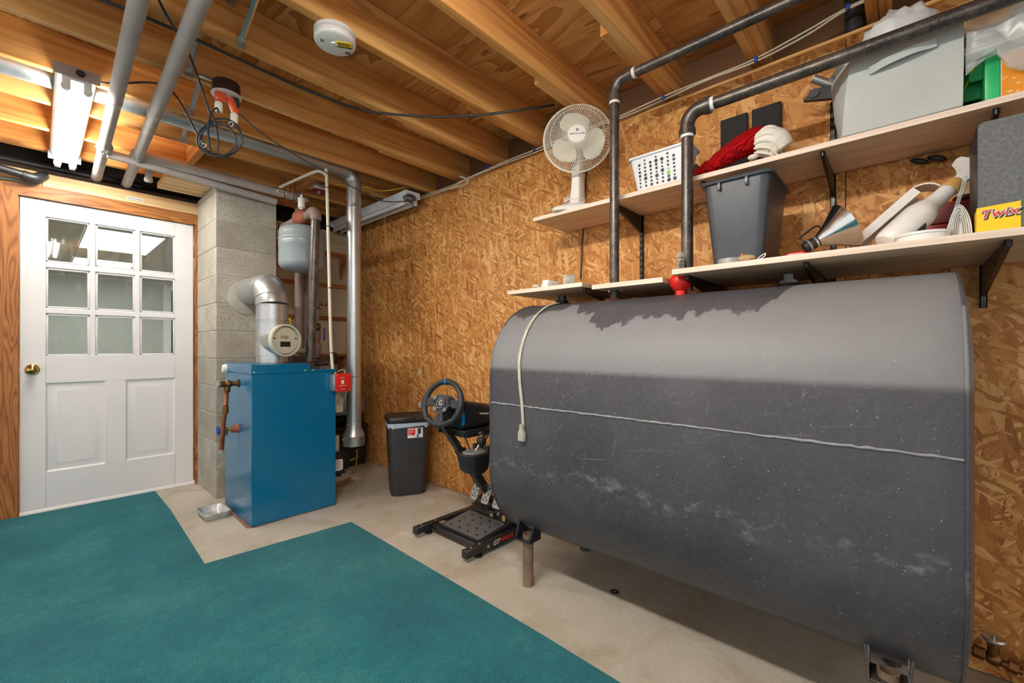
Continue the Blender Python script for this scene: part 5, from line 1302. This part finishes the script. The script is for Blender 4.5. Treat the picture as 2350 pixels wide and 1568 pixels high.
# ------------------------------------------------ things on the lower shelves
wb_ = thing('waste_bin', 'tall black rectangular waste bin on the long lower shelf', 'waste bin', (1.82, .45, LZ))
wr_ = lambda i, z, r=.03: [(x, y, z) for x, y in rrect(1.69-i, 1.935+i, .367-i, .533+i, r, 6)]
add('bin_body', B().loft([wr_(0, LZ+.001), wr_(.026, 1.682), wr_(.036, 1.683), wr_(.038, 1.690), wr_(.034, 1.696), wr_(.026, 1.694), wr_(-.003, LZ+.006)]), K['bin_pl'], wb_)
for y in (.50, .41): add('rim_rib', B().box(1.6545, 1.660, y-.005, y+.005, 1.655, 1.684, .001), K['bin_pl'], wb_)
tp = at(1668, 590, X=1.66)
tr_ = thing('tape_roll', 'grey roll of tape lying at the front of the lower shelf', 'tape', (1.66, tp.y, LZ))
add('roll', B().lathe([(.030, LZ+.001), (.0425, LZ+.001), (.0425, LZ+.021), (.030, LZ+.021), (.030, LZ+.001)], (1.665, .462, 0), None, 36, False), K['tape'], tr_)
add('putty_lump', crumple((1.645, .408, LZ+.014), .016, (1, 1.9, .8), 18, .002, 5, LZ+.001), K['card'], None, 'small peach-coloured lump beside the tape roll', 'lump')
add('orange_bit', B().prism([(.412, LZ+.02), (.424, LZ+.024), (.420, LZ+.036)], 1.640, 1.650, 'x'), K['orange'], None, 'tiny orange scrap on the peach-coloured lump', 'scrap')
add('wire_loop', B().tube([(1.64, .372, LZ+.006), (1.638, .360, LZ+.016), (1.638, .348, LZ+.022), (1.64, .350, LZ+.014), (1.642, .362, LZ+.007)], .0018, 8, closed=True), K['white_pl'], None, 'small white wire loop at the foot of the waste bin', 'wire')
add('red_tool', B().loft([[(1.70+x, .27+y, LZ+.002+z) for x, y in rrect(-a, a, -c, c, min(a, c)*.8, 4)] for a, c, z in ((.012, .035, 0), (.015, .038, .008), (.013, .03, .018), (.004, .012, .024))]), K['red'], None, 'red plastic tool lying between the waste bin and the clamp lamp', 'tool')
cl_ = thing('clamp_lamp', 'shiny metal clamp lamp lying on its side on the lower shelf', 'lamp', at(1880, 560, X=1.74))
s0, s1 = at(1853, 566, X=1.72), at(1940, 520, X=1.76)
ax_ = (s1-s0).normalized(); lm = frame_z(ax_); LL = (s1-s0).length
s0.z = max(s0.z, LZ+.03)
add('reflector', B().lathe([(.018, LL*.28), (.024, LL*.36), (.042, LL*.62), (.064, LL*.86), (.076, LL*1.0), (.078, LL*1.02), (.076, LL*1.02), (.062, LL*.86), (.040, LL*.62), (.022, LL*.38)], s0, lm, 40, False), K['chrome'], cl_)
add('socket', B().lathe([(.017, -.01), (.019, 0), (.019, LL*.18), (.016, LL*.2), (.016, LL*.30)], s0, lm, 24), K['black_pl'], cl_)
add('socket_collar', B().lathe([(.021, LL*.02), (.021, LL*.06)], s0, lm, 8).lathe([(.0195, LL*.19), (.0195, LL*.24)], s0, lm, 24), K['steel'], cl_)
add('bulb', B().lathe([(.012, LL*.32), (.02, LL*.5), (.03, LL*.7), (.024, LL*.85), (.0, LL*.9)], s0, lm, 20), K['white_pl'], cl_)
add('lamp_cord', B().tube([s0, s0+Vector((0, .02, .03)), at(1850, 535, X=1.80), at(1868, 522, X=1.82), at(1882, 523, X=1.84), Vector((1.88, .19, LZ+.05)), Vector((1.9, .18, LZ+.005))], .003, 8), K['black_cable'], cl_)
# white channel cover
wc = thing('white_channel', 'long white plastic channel cover leaning up to the right on the lower shelf', 'channel cover', at(1960, 565, X=1.86))
p, q = at(1948, 566, X=1.93), at(2122, 414, X=1.93); p.z = max(p.z, LZ+.002)
d_ = (q-p).normalized(); up_ = Vector((1, 0, 0)).cross(d_); 
if up_.z > 0: up_ = -up_
L_ = (q-p).length; mC = Matrix((d_, Vector((1, 0, 0)), up_)).transposed().to_4x4(); mC.translation = p
bpl = B(); arcn = 8
out_ = [(0, 0), (L_-.05, 0)] + [(L_-.05+.05*math.sin(a), .05*(1-math.cos(a))) for a in [math.radians(90*i/arcn) for i in range(1, arcn+1)]]
rings = [[mC @ Vector((x, -.045, z)), mC @ Vector((x, .045, z)), mC @ Vector((x-(.003 if i > 2 else 0), .045, z+.003)), mC @ Vector((x-(.003 if i > 2 else 0), -.045, z+.003))] for i, (x, z) in enumerate(out_)]
bpl.loft(rings); add('cover_face', bpl, K['white_pl'], wc)
for s in (-1, 1): add('cover_flange', B().box(.002, L_-.04, s*.045-.0015, s*.045+.0015, .0032, .028, m=mC), K['white_pl'], wc)
# spray bottle
sb = thing('spray_bottle', 'white spray bottle with a tan collar leaning on the lower shelf', 'spray bottle', at(2040, 555, X=1.70))
p, q = at(2046, 556, X=1.74), at(2188, 432, X=1.85)
dS = (q-p).normalized(); mS = frame_z(dS); L_ = (q-p).length
zoff = LZ+.001 - (p.z - .045*math.sqrt(1-dS.z**2)); p.z += max(zoff, 0)
def ov(z, a, c): return [Matrix.Translation(p) @ mS @ Vector((a*math.cos(t), c*math.sin(t), z)) for t in [i*2*math.pi/28 for i in range(28)]]
add('bottle', B().loft([ov(-.02, .030, .030), ov(-.012, .041, .036), ov(0, .044, .038), ov(L_*.42, .046, .040), ov(L_*.47, .044, .038), ov(L_*.52, .040, .035), ov(L_*.58, .031, .030), ov(L_*.64, .025, .025), ov(L_*.72, .023, .023), ov(L_*.86, .022, .022), ov(L_*.9, .022, .022), ov(L_*.92, .018, .018)]), K['white_pl'], sb)
add('collar', B().lathe([(.021, L_*.925), (.024, L_*.93), (.024, L_*1.03), (.019, L_*1.06)], p, mS, 22), K['tan'], sb)
hd = p+dS*(L_*1.06)
mh = plane_m(hd, -(dS.cross(Vector((1, 0, 0)))), dS)
add('trigger_head', B().prism([(-.014, 0), (.014, 0), (.018, .03), (.030, .045), (.052, .045), (.056, .062), (.03, .075), (-.02, .078), (-.045, .07), (-.05, .055), (-.03, .045), (-.016, .03)], -.013, .013, 'z', mh), K['white_pl'], sb)
add('trigger', B().prism([(.026, .042), (.040, .042), (.048, .01), (.044, -.01), (.036, .012)], -.006, .006, 'z', mh), K['white_pl'], sb)
lbm = plane_m(p+dS*(L_*.26)+Vector((-.046, 0, 0)), dS, Vector((-1, 0, 0)).cross(dS))
lw = B()
for i, (a, c, k_) in enumerate(((-.035, .035, 0),)): 
    lw.loft([[Matrix.Translation(p) @ mS @ Vector((.0463*math.cos(t), .0403*math.sin(t), z)) for t in [math.radians(200+i_*10) for i_ in range(11)]] for z in (L_*.08, L_*.30)], cap=False, closed=False)
add('bottle_label', lw, K['dark_pl'], sb)
lz = LZ+.001
jl = thing('round_lid', 'round white plastic lid at the front of the lower shelf', 'lid', at(2110, 545, X=1.64))
lp_ = at(2118, 548, X=1.655)
add('lid_shell', B().lathe([(.058, lz), (.058, lz+.022), (.055, lz+.025), (.0, lz+.026)], (1.672, lp_.y, 0), None, 40), K['white_pl'], jl)
add('lid_rim', B().lathe([(.0595, lz+.017), (.0605, lz+.021), (.0595, lz+.024)], (1.672, lp_.y, 0), None, 40, False), K['white_pl'], jl)
rb1 = at(2160, 470, X=1.95); rb0 = at(2235, 520, X=1.95)
rd = thing('red_box', 'dark red box behind the spray bottle on the lower shelf', 'box', (1.95, -.02, LZ))
add('box_body', B().box(1.93, 2.06, at(2240, 500, X=1.93).y, at(2110, 500, X=1.93).y, LZ+.001, LZ+.10, .003), mat('deep_red_card', (150, 10, 16), .45), rd)
add('box_lid', B().box(1.925, 2.065, at(2240, 500, X=1.93).y-.003, at(2110, 500, X=1.93).y+.003, LZ+.101, LZ+.165, .004), mat('maroon_card', (112, 40, 36), .5), rd)
bk0 = at(2197, 525, X=1.66)
bo_ = thing('folded_booklet', 'white booklet standing folded beside the foam display box', 'booklet', (1.66, bk0.y, LZ))
for i, (w, h) in enumerate(((.024, .088), (.0195, .082), (.015, .075), (.010, .066), (.006, .055))):
    arch = [(-w, 0), (-w*.86, h*.45), (-w*.5, h*.82), (0, h), (w*.5, h*.84), (w*.86, h*.45), (w, 0)]
    arch = [(v.x, v.y) for v in catmull([Vector((a, c, 0)) for a, c in arch], 4)]
    inn = [(a*.88, c*.972-.0004) for a, c in reversed(arch)]
    add('page', B().prism([(bk0.y-.004+a, LZ+.001+c) for a, c in arch+inn], 1.655, 1.78, 'x'), K['paper'], bo_)
arch = [(v.x, v.y) for v in catmull([Vector((a*.023, c*.085, 0)) for a, c in ((-1, 0), (-.86, .45), (-.5, .82), (0, 1), (.5, .84), (.86, .45), (1, 0))], 4)]
add('page_block', B().prism([(bk0.y-.004+a, LZ+.001+c) for a, c in arch], 1.662, 1.779, 'x'), K['paper'], bo_)
wd = B().cyl(at(2172, 548, X=1.63)+Vector((0, 0, .0)), at(2217, 405, X=1.63), .0042, n=10).sph(at(2217, 404, X=1.63), .006, n=10)
add('clear_wand', wd, K['clear'], None, 'thin clear plastic blind wand leaning against the foam display box', 'wand')
tk = at(2215, 470, X=1.84)
gt = thing('glass_trinket', 'small glass and metal ornament behind the foam display box', 'ornament', (1.84, tk.y, LZ))
add('ornament_base', B().lathe([(.03, LZ+.17), (.032, LZ+.175), (.028, LZ+.18)], (1.95, tk.y-.01, 0), None, 24), K['bronze'], gt)
add('ornament_globe', B().lathe([(.02, LZ+.1805), (.028, LZ+.20), (.022, LZ+.22), (.008, LZ+.226), (.008, LZ+.25), (.012, LZ+.258), (.0, LZ+.266)], (1.95, tk.y-.01, 0), None, 24), K['jar'], gt)
# foam display box with a printed sticker
fbx = thing('foam_display_box', 'speckled grey foam box with a yellow printed sticker on the lower shelf', 'box', (1.7, -.25, LZ))
XF = 1.632
f0 = at(2243, 500, X=XF).y; f1 = at(2225, 500, X=1.80).y
add('box_body', B().prism([(XF, f0), (XF, f0-.27), (1.80, f0-.25), (1.80, f1)], LZ+.001, 1.664), K['black_pl'], fbx)
zt0 = 1.664
add('front_panel', B().prism([(f0-.27, LZ+.001), (f0-.0005, LZ+.001), (f0-.0005, zt0-.008), (f0-.008, zt0), (f0-.27, zt0)], XF-.006, XF-.0002, 'x'), K['greyfoam'], fbx)
s_l, s_r = at(2241, 470, X=XF-.0064).y, at(2343, 470, X=XF-.0064).y
z_b, z_t = LZ+.002, at(2243, 480, X=XF).z
stk = add('yellow_sticker', B().prism([(s_r, z_b), (s_l, z_b), (s_l, z_t), (s_r, z_t+.004)], XF-.0074, XF-.0064, 'x'), K['yellow'], fbx)
vL = Vector((1.80-XF, f1-f0, 0)).normalized(); nL = Vector((vL.y, -vL.x, 0)); nL = nL if nL.y > 0 else -nL
add('side_sticker', B().loft([[Vector((XF, f0, z_b))+vL*t+nL*o for t, o in ((.0, .0006), (.05, .0006), (.05, .0014), (.0, .0014))] for z_b in (LZ+.002, LZ+.062)]), K['yellow'], fbx)
tc_ = Vector((XF-.0076, (s_l+s_r)/2, LZ+.046))
mtw = lambda dx, dy, dz: plane_m(tc_+Vector((-dx, -dy, dz)), (0, -1, .03), (0, 0, 1))
sz = .0285
text('sticker_shadow', 'Twix', sz, mtw(.0004, .0022, -.0026), K['black_print'], stk, .0002, .0020, .25, 1.02, 1.12)
text('sticker_outline', 'Twix', sz, mtw(.0010, 0, 0), K['white_print'], stk, .0002, .0018, .25, 1.02, 1.12)
text('sticker_lettering', 'Twix', sz, mtw(.0016, 0, 0), K['twred'], stk, .0002, .0004, .25, 1.02, 1.12)
# jar and boxes on the small left shelf
jr = thing('glass_jar', 'empty clear glass jar on the small left shelf', 'jar', (1.75, 1.1, 1.378))
jp = at(1307, 635, X=1.80)
add('jar_glass', B().lathe([(.0, 1.3785), (.030, 1.3785), (.034, 1.383), (.034, 1.43), (.031, 1.437), (.029, 1.44), (.031, 1.446), (.031, 1.452), (.028, 1.452), (.028, 1.44), (.031, 1.428), (.031, 1.386), (.0, 1.383)], (1.80, jp.y, 0), None, 32), K['jar'], jr)
wp = at(1255, 640, X=1.68)
for i, (dy, dz, w, dd_) in enumerate(((0, 0, .020, .09), (.004, .0202, .018, .10))):
    add('white_carton', B().box(1.66+.012*i, 1.66+dd_, wp.y+dy-w, wp.y+dy+w, 1.3775+dz, 1.3775+dz+.0195, .002), K['white_pl'], None, ('lower small white carton on the left shelf', 'upper small white carton on the left shelf')[i], 'carton', 'white cartons on the left shelf')
add('crumpled_wrap', crumple((1.645, wp.y+.042, 1.388), .013, (1.1, 1.6, .6), 14, .003, 2, 1.378), K['bag'], None, 'crumpled clear wrapper at the edge of the small left shelf', 'wrapper')
# ------------------------------------------------ trash can
tcn = thing('trash_can', 'slim black trash can with a lid beside the board wall', 'trash can', (1.9, 2.80, 0))
tR = Vector((.89, -.45, 0)).normalized(); tBk = Vector((.45, .89, 0)).normalized(); tO = Vector((1.835, 2.685, 0))
tM = Matrix((tR, tBk, Vector((0, 0, 1)))).transposed().to_4x4(); tM.translation = tO
tr_ = lambda w, d0_, d1_, z, r=.04: [tM @ Vector((x, y, z)) for x, y in rrect(-w, w, d0_, d1_, r, 6)]
add('can_body', B().loft([tr_(.122, .022, .235, .001, .05), tr_(.126, .018, .24, .012, .05), tr_(.148, 0, .262, .515, .045), tr_(.140, .008, .255, .515, .04), tr_(.118, .03, .23, .02, .04)]), K['dark_pl'], tcn)
lin_ = []
for k_, (dz, e) in enumerate(((.502, .0025), (.518, .004), (.535, .0035))):
    ring = tr_(.149+e, -e, .263+e, 0, .045)
    lin_.append([p+Vector((0, 0, dz+(.008*math.sin(i*1.9)+.004*math.sin(i*4.3) if k_ == 0 else 0))) for i, p in enumerate(ring)])
add('bin_liner', B().loft(lin_, cap=False), K['bluebag'], tcn)
ld = add('lid', B().loft([tr_(.152, -.006, .266, .536, .045), tr_(.156, -.010, .27, .545, .045), tr_(.156, -.010, .27, .566, .045), tr_(.150, -.004, .264, .578, .042), tr_(.110, .03, .23, .583, .03), tr_(.106, .034, .226, .579, .03)]), K['black_pl'], tcn)
add('lid_tab', B().box(-.038, .038, -.016, .012, .560, .576, .004, m=tM), K['black_pl'], ld)
lbm = tM @ Matrix.Translation((0, .0012, 0))
lb = add('product_label', B().box(-.012, .098, -.0022, -.0008, .425, .497, m=lbm), K['white_print'], tcn)
add('label_red_block', B().box(-.010, .042, -.0028, -.0023, .445, .495, m=lbm), K['red'], lb)
add('label_picture', B().box(.060, .084, -.0028, -.0023, .452, .494, m=lbm), K['dark_pl'], lb)
add('label_blue_spot', B().prism([(.050, .430), (.068, .428), (.070, .446), (.058, .452)], -.0030, -.0023, 'y', lbm), K['sky_blue'], lb)
pr_ = B()
for i, (z, w) in enumerate(((.484, .042), (.467, .036), (.450, .02))): pr_.box(-.006, -.006+w, -.0033, -.0029, z, z+.006, m=lbm)
add('label_print', pr_, K['white_print'], lb, kind='stuff')
# ------------------------------------------------ racing wheel stand
rg_ = thing('racing_wheel_stand', 'black racing wheel stand with wheel, shifter and pedals beside the tank', 'wheel stand', (1.75, 1.86, 0))
bl, br = 2.072, 1.648
for y in (bl, br):
    add('base_rail', B().box(1.465, 2.06, y-.02, y+.02, .022, .062, .003, 1), K['black_metal'], rg_)
    add('rail_end', B().box(1.452, 1.4645, y-.021, y+.021, .021, .063, .003, 1), K['black_pl'], rg_)
    for x in (1.55, 2.0): add('foot', B().lathe([(.022, .001), (.022, .012), (.008, .014), (.008, .0215)], (x, y, 0), None, 18), K['rubber'], rg_)
for x in (1.575, 1.66, 2.03): add('cross_bar', B().box(x-.018, x+.018, br+.0205, bl-.0205, .024, .052, .003, 1), K['black_metal'], rg_)
add('slide_rail', B().box(1.60, 1.635, br+.03, bl-.03, .0525, .058), K['steel'], rg_)
bs_ = B()
for x, y in ((1.50, br), (1.56, br), (1.50, bl), (1.60, bl)): bs_.sph((x, y, .0625), .006, (1, 1, .5), 8)
bs_.cyl((1.60, br-.0205, .042), (1.60, br-.026, .042), .008, n=12)
add('bolt', bs_, K['steel'], rg_, kind='stuff')
lp2 = add('logo_plate', B().box(1.625, 1.80, br-.0216, br-.0203, .024, .060), K['black_print'], rg_)
add('logo_bar', B().prism([(1.645, .027), (1.80, .027), (1.80, .059), (1.655, .059)], br-.0226, br-.0217, 'y'), K['black_metal'], lp2)
mtx = lambda x: plane_m((x, br-.0229, .043), (1, 0, 0), (0, 0, 1))
text('logo_lettering', 'GT', .034, mtx(1.660), K['white_print'], lp2, .0003, .0006, .3, 1.1)
text('logo_lettering', 'OMEGA', .030, mtx(1.738), K['red'], lp2, .0003, .0006, .3, 1.0)
# pedal unit
pd = add('pedal_base', B().prism([(1.575, .060), (1.80, .085), (1.90, .16), (1.93, .16), (1.93, .056), (1.575, .054)], 1.665, 2.0, 'y'), K['black_pl'], rg_)
pm2 = plane_m((1.687, 1.83, .0745), (0, -1, 0), (.99, 0, .11))
add('foot_plate', B().prism(rrect(-.155, .150, -.105, .105, .015, 4), -.001, .004, 'z', pm2), K['plate'], pd)
for i in range(4):
    for j in range(4): add('plate_hole', B().cyl(pm2 @ Vector((-.11+.072*i+(.018 if j % 2 else 0), -.075+.05*j, .0041)), pm2 @ Vector((-.11+.072*i+(.018 if j % 2 else 0), -.075+.05*j, .0048)), .0075, n=12), K['black_print'], pd)
gm = plane_m((1.83, 1.775, .1085), (0, -1, 0), (.78, 0, .62))
text('pedal_emblem', 'G', .028, gm @ Matrix.Translation((0, 0, .002)), K['white_print'], pd)
for i, (y, h) in enumerate(((1.945, .0), (1.85, -.005), (1.755, -.01))):
    nrm_ = Vector((-.86, 0, .5)); pp = plane_m((1.815, y, .215+h), (0, -1, 0), (.42, 0, .9))
    pe = add('pedal', B().prism(rrect(-.029, .029, -.056, .056, .010, 4), 0, .008, 'z', pp), K['aluminium'], rg_)
    for a, c in ((-.012, .034), (.012, .034), (0, .018), (-.014, 0), (.014, .0), (0, -.018), (-.012, -.034), (.012, -.034)): add('pedal_stud', B().cyl(pp @ Vector((a, c, .0081)), pp @ Vector((a, c, .0095)), .0048, n=12), K['black_print'], pe)
    add('pedal_arm', B().cyl(pp @ Vector((-.01, -.045, -.001)), (1.90, y+.01, .10), .008, n=10).cyl(pp @ Vector((.01, -.045, -.001)), (1.90, y-.01, .10), .008, n=10), K['steel'], rg_)
add('pedal_cable', B().tube([(1.80, 1.97, .14), (1.79, 1.92, .115), (1.78, 1.84, .118), (1.79, 1.76, .135), (1.83, 1.70, .18), (1.86, 1.705, .24)], .004, 8), K['black_cable'], rg_)
add('pedal_cable', B().tube([(1.84, 1.99, .16), (1.84, 2.0, .26), (1.78, 1.98, .40), (1.70, 1.92, .50)], .0035, 8), K['black_cable'], rg_)
for y in (1.80, 1.70): add('tan_tag', B().box(1.795, 1.80, y-.012, y+.012, .095, .125, .001), K['card'], rg_)
# column
CY = 1.875
def bar(p, q, w, h, ext=0):
    p, q = Vector(p), Vector(q); d = (q-p).normalized(); u = Vector((0, 1, 0)); n = d.cross(u)
    return B().loft([[c+u*a*w/2+n*e*h/2 for a, e in ((-1, -1), (1, -1), (1, 1), (-1, 1))] for c in (p, q)])
add('column_sleeve', bar((1.615, CY, .51), (1.80, CY, .262), .05, .042), K['black_metal'], rg_)
add('column_post', bar((1.495, CY, .672), (1.6145, CY, .5105), .036, .030), K['black_metal'], rg_)
cv = [Vector((1.79, CY, .275)), Vector((1.832, CY, .21)), Vector((1.845, CY, .14)), Vector((1.84, CY, .06))]
add('column_foot', B().tube(cv, .021, 12), K['black_metal'], rg_)
kb = B().cyl((1.66, CY-.026, .475), (1.66, CY-.05, .475), .012, n=12).sph((1.66, CY-.058, .475), .016, n=12)
add('height_knob', kb, K['black_pl'], rg_)
kb = B().cyl((1.70, CY-.026, .42), (1.70, CY-.06, .425), .012, n=12).obox((1.69, CY-.062, .44), (.05, .014, .02), Matrix.Rotation(math.radians(50), 4, 'Y'), .004)
add('lock_lever', kb, K['black_pl'], rg_)
add('wheel_deck', B().box(1.545, 1.90, CY-.125, CY+.125, .625, .637, .003, 1).box(1.56, 1.90, CY-.125, CY-.113, .598, .6245, .002, 1).box(1.56, 1.90, CY+.113, CY+.125, .598, .6245, .002, 1), K['black_metal'], rg_)
add('deck_bracket', bar((1.50, CY, .668), (1.70, CY, .612), .045, .014), K['black_metal'], rg_)
add('deck_bolt', B().cyl((1.66, CY-.1255, .612), (1.66, CY-.131, .612), .010, n=14), K['steel'], rg_)
# wheel motor housing
hs = lambda x, a, z0, z1, r: [(x, CY+y, z) for y, z in rrect(-a, a, z0, z1, r, 5)]
wbx = add('wheel_housing', B().loft([hs(1.545, .075, .655, .79, .03), hs(1.56, .105, .642, .80, .03), hs(1.60, .118, .639, .792, .03), hs(1.70, .115, .639, .775, .035), hs(1.80, .105, .639, .755, .04), hs(1.83, .085, .642, .735, .035)]), K['black_pl'], rg_)
add('housing_marker', B().box(1.548, 1.562, CY-.112, CY-.098, .665, .735, .003), K['sky_blue'], wbx)
add('clamp_jaw', B().box(1.565, 1.61, CY-.10, CY+.10, .596, .6385, .006), K['black_pl'], wbx)
text('housing_lettering', 'TRUEFORCE', .016, plane_m((1.705, CY-.1175, .715), (1, 0, -.12), (0, 0, 1)), K['white_print'], wbx)
# steering wheel
wc_ = at(1015, 927, Y=CY); wn_ = Vector((-.93, -.20, .30)).normalized()
wr_ = Vector((0, 0, 1)).cross(wn_).normalized(); wM = plane_m(wc_, wr_, wn_.cross(wr_))
wl_ = add('steering_wheel', B().tube([wM @ Vector((.124*math.cos(a), (.124 if math.sin(a) > -.80 else .114)*math.sin(a), 0)) for a in [i*2*math.pi/40 for i in range(40)]], [.0155 + .003*max(0, math.cos(2*(i*2*math.pi/80)))**2 for i in range(80)], 16, closed=True, k=2), K['leather'], rg_)
add('centre_stripe', B().tube([wM @ Vector((.124*math.cos(a), .124*math.sin(a), 0)) for a in [math.radians(d) for d in (87, 90, 93)]], .0186, 16), K['sky_blue'], wl_)
add('wheel_hub', B().prism([(-.062, .035), (-.045, .048), (.045, .048), (.062, .035), (.066, .0), (.05, -.02), (.022, -.045), (.016, -.06), (-.016, -.06), (-.022, -.045), (-.05, -.02), (-.066, .0)], -.018, .010, 'z', wM), K['dark_pl'], wl_)
for s in (-1, 1): add('wheel_spoke', B().prism([(s*.06, .028), (s*.118, .022), (s*.118, -.024), (s*.06, -.012)], -.008, .008, 'z', wM), K['leather'], wl_)
add('wheel_spoke', B().prism([(-.020, -.055), (.020, -.055), (.034, -.108), (-.034, -.108)], -.008, .008, 'z', wM), K['dark_pl'], wl_)
eb_ = add('hub_emblem', B().lathe([(.028, .0102), (.028, .016), (.024, .018), (.0, .018)], wM.translation, wM.to_3x3().to_4x4(), 28), K['black_pl'], wl_)
text('emblem_lettering', 'G', .036, wM @ Matrix.Translation((0, 0, .0186)), K['white_print'], eb_)
add('emblem_ring', B().tube([wM @ Vector((.0255*math.cos(a), .0255*math.sin(a), .0175)) for a in [i*2*math.pi/24 for i in range(24)]], .0018, 6, closed=True, k=1), K['chrome'], eb_)
for a, c in ((-.046, .030), (.048, .034), (.044, .022), (.054, .028), (-.050, .008), (.050, .006), (-.032, -.032), (.034, -.032)):
    r_ = .0125 if abs(c) > .029 and a < .04 else .006
    add('wheel_button', B().cyl(wM @ Vector((a, c, .0102)), wM @ Vector((a, c, .0175)), r_, n=16), K['grey_metal_dk'] if r_ > .01 else K['black_pl'], wl_)
for i in range(3): add('shift_light', B().box(-.006, .006, -.068-.012*i, -.061-.012*i, .0082, .0095, .001, 1, wM), K['black_print'], wl_)
for s in (-1, 1): add('paddle', B().prism([(s*.05, .03), (s*.092, .04), (s*.098, .0), (s*.055, -.02)], -.026, -.0225, 'z', wM), K['steel'], wl_)
add('wheel_shaft', B().cyl(wM @ Vector((0, 0, -.018)), Vector((1.55, CY, .735)), .036, n=24), K['black_pl'], wl_)
# shifter
sx, sy = 1.50, 1.625
sh = lambda z, a, c, r=.03: [(sx+x, sy+y, z) for x, y in rrect(-a, a, -c, c, r, 6)]
sf = add('shifter_body', B().loft([sh(.455, .045, .05), sh(.47, .062, .055), sh(.53, .075, .062), sh(.552, .078, .064), sh(.556, .074, .06)]), K['black_pl'], rg_)
add('gate_plate', B().loft([sh(.5562, .062, .046, .04), sh(.562, .058, .042, .038), sh(.563, .03, .02, .015), sh(.558, .028, .018, .014)]), K['grey_metal_dk'], sf)
kn_ = at(1105, 1014, Y=sy-.01)
add('shift_stick', B().cyl((sx+.01, sy, .56), kn_, .006, n=12), K['chrome'], sf)
add('shift_knob', B().lathe([(.010, -.03), (.014, -.02), (.024, -.008), (.0255, .008), (.020, .02), (.0, .0245)], kn_, None, 24), K['black_pl'], sf)
for x, y in ((sx+.05, sy-.045), (sx+.045, sy+.045)): add('shifter_post', B().cyl((x, y, .5565), (x, y, .585), .011, n=16), K['black_pl'], sf)
add('shifter_arm', bar((1.55, sy+.03, .49), (1.68, CY-.03, .42), .03, .02), K['black_metal'], rg_)
add('shifter_cable', B().tube([(1.60, CY-.06, .60), (1.60, CY-.10, .54), (1.56, CY-.16, .52), (1.60, CY-.2, .60), (1.66, CY-.19, .61), (1.63, CY-.12, .50)], .004, 8).tube([(1.72, CY-.10, .60), (1.70, CY-.12, .52), (1.66, CY-.13, .55), (1.65, CY-.16, .61)], .004, 8), K['black_cable'], rg_)
add('cardboard_scrap', crumple((1.61, 2.13, .008), .025, (1.2, 1.5, .3), 12, .004, 6, .001), K['card'], None, 'torn cardboard scrap on the floor left of the wheel stand', 'scrap')
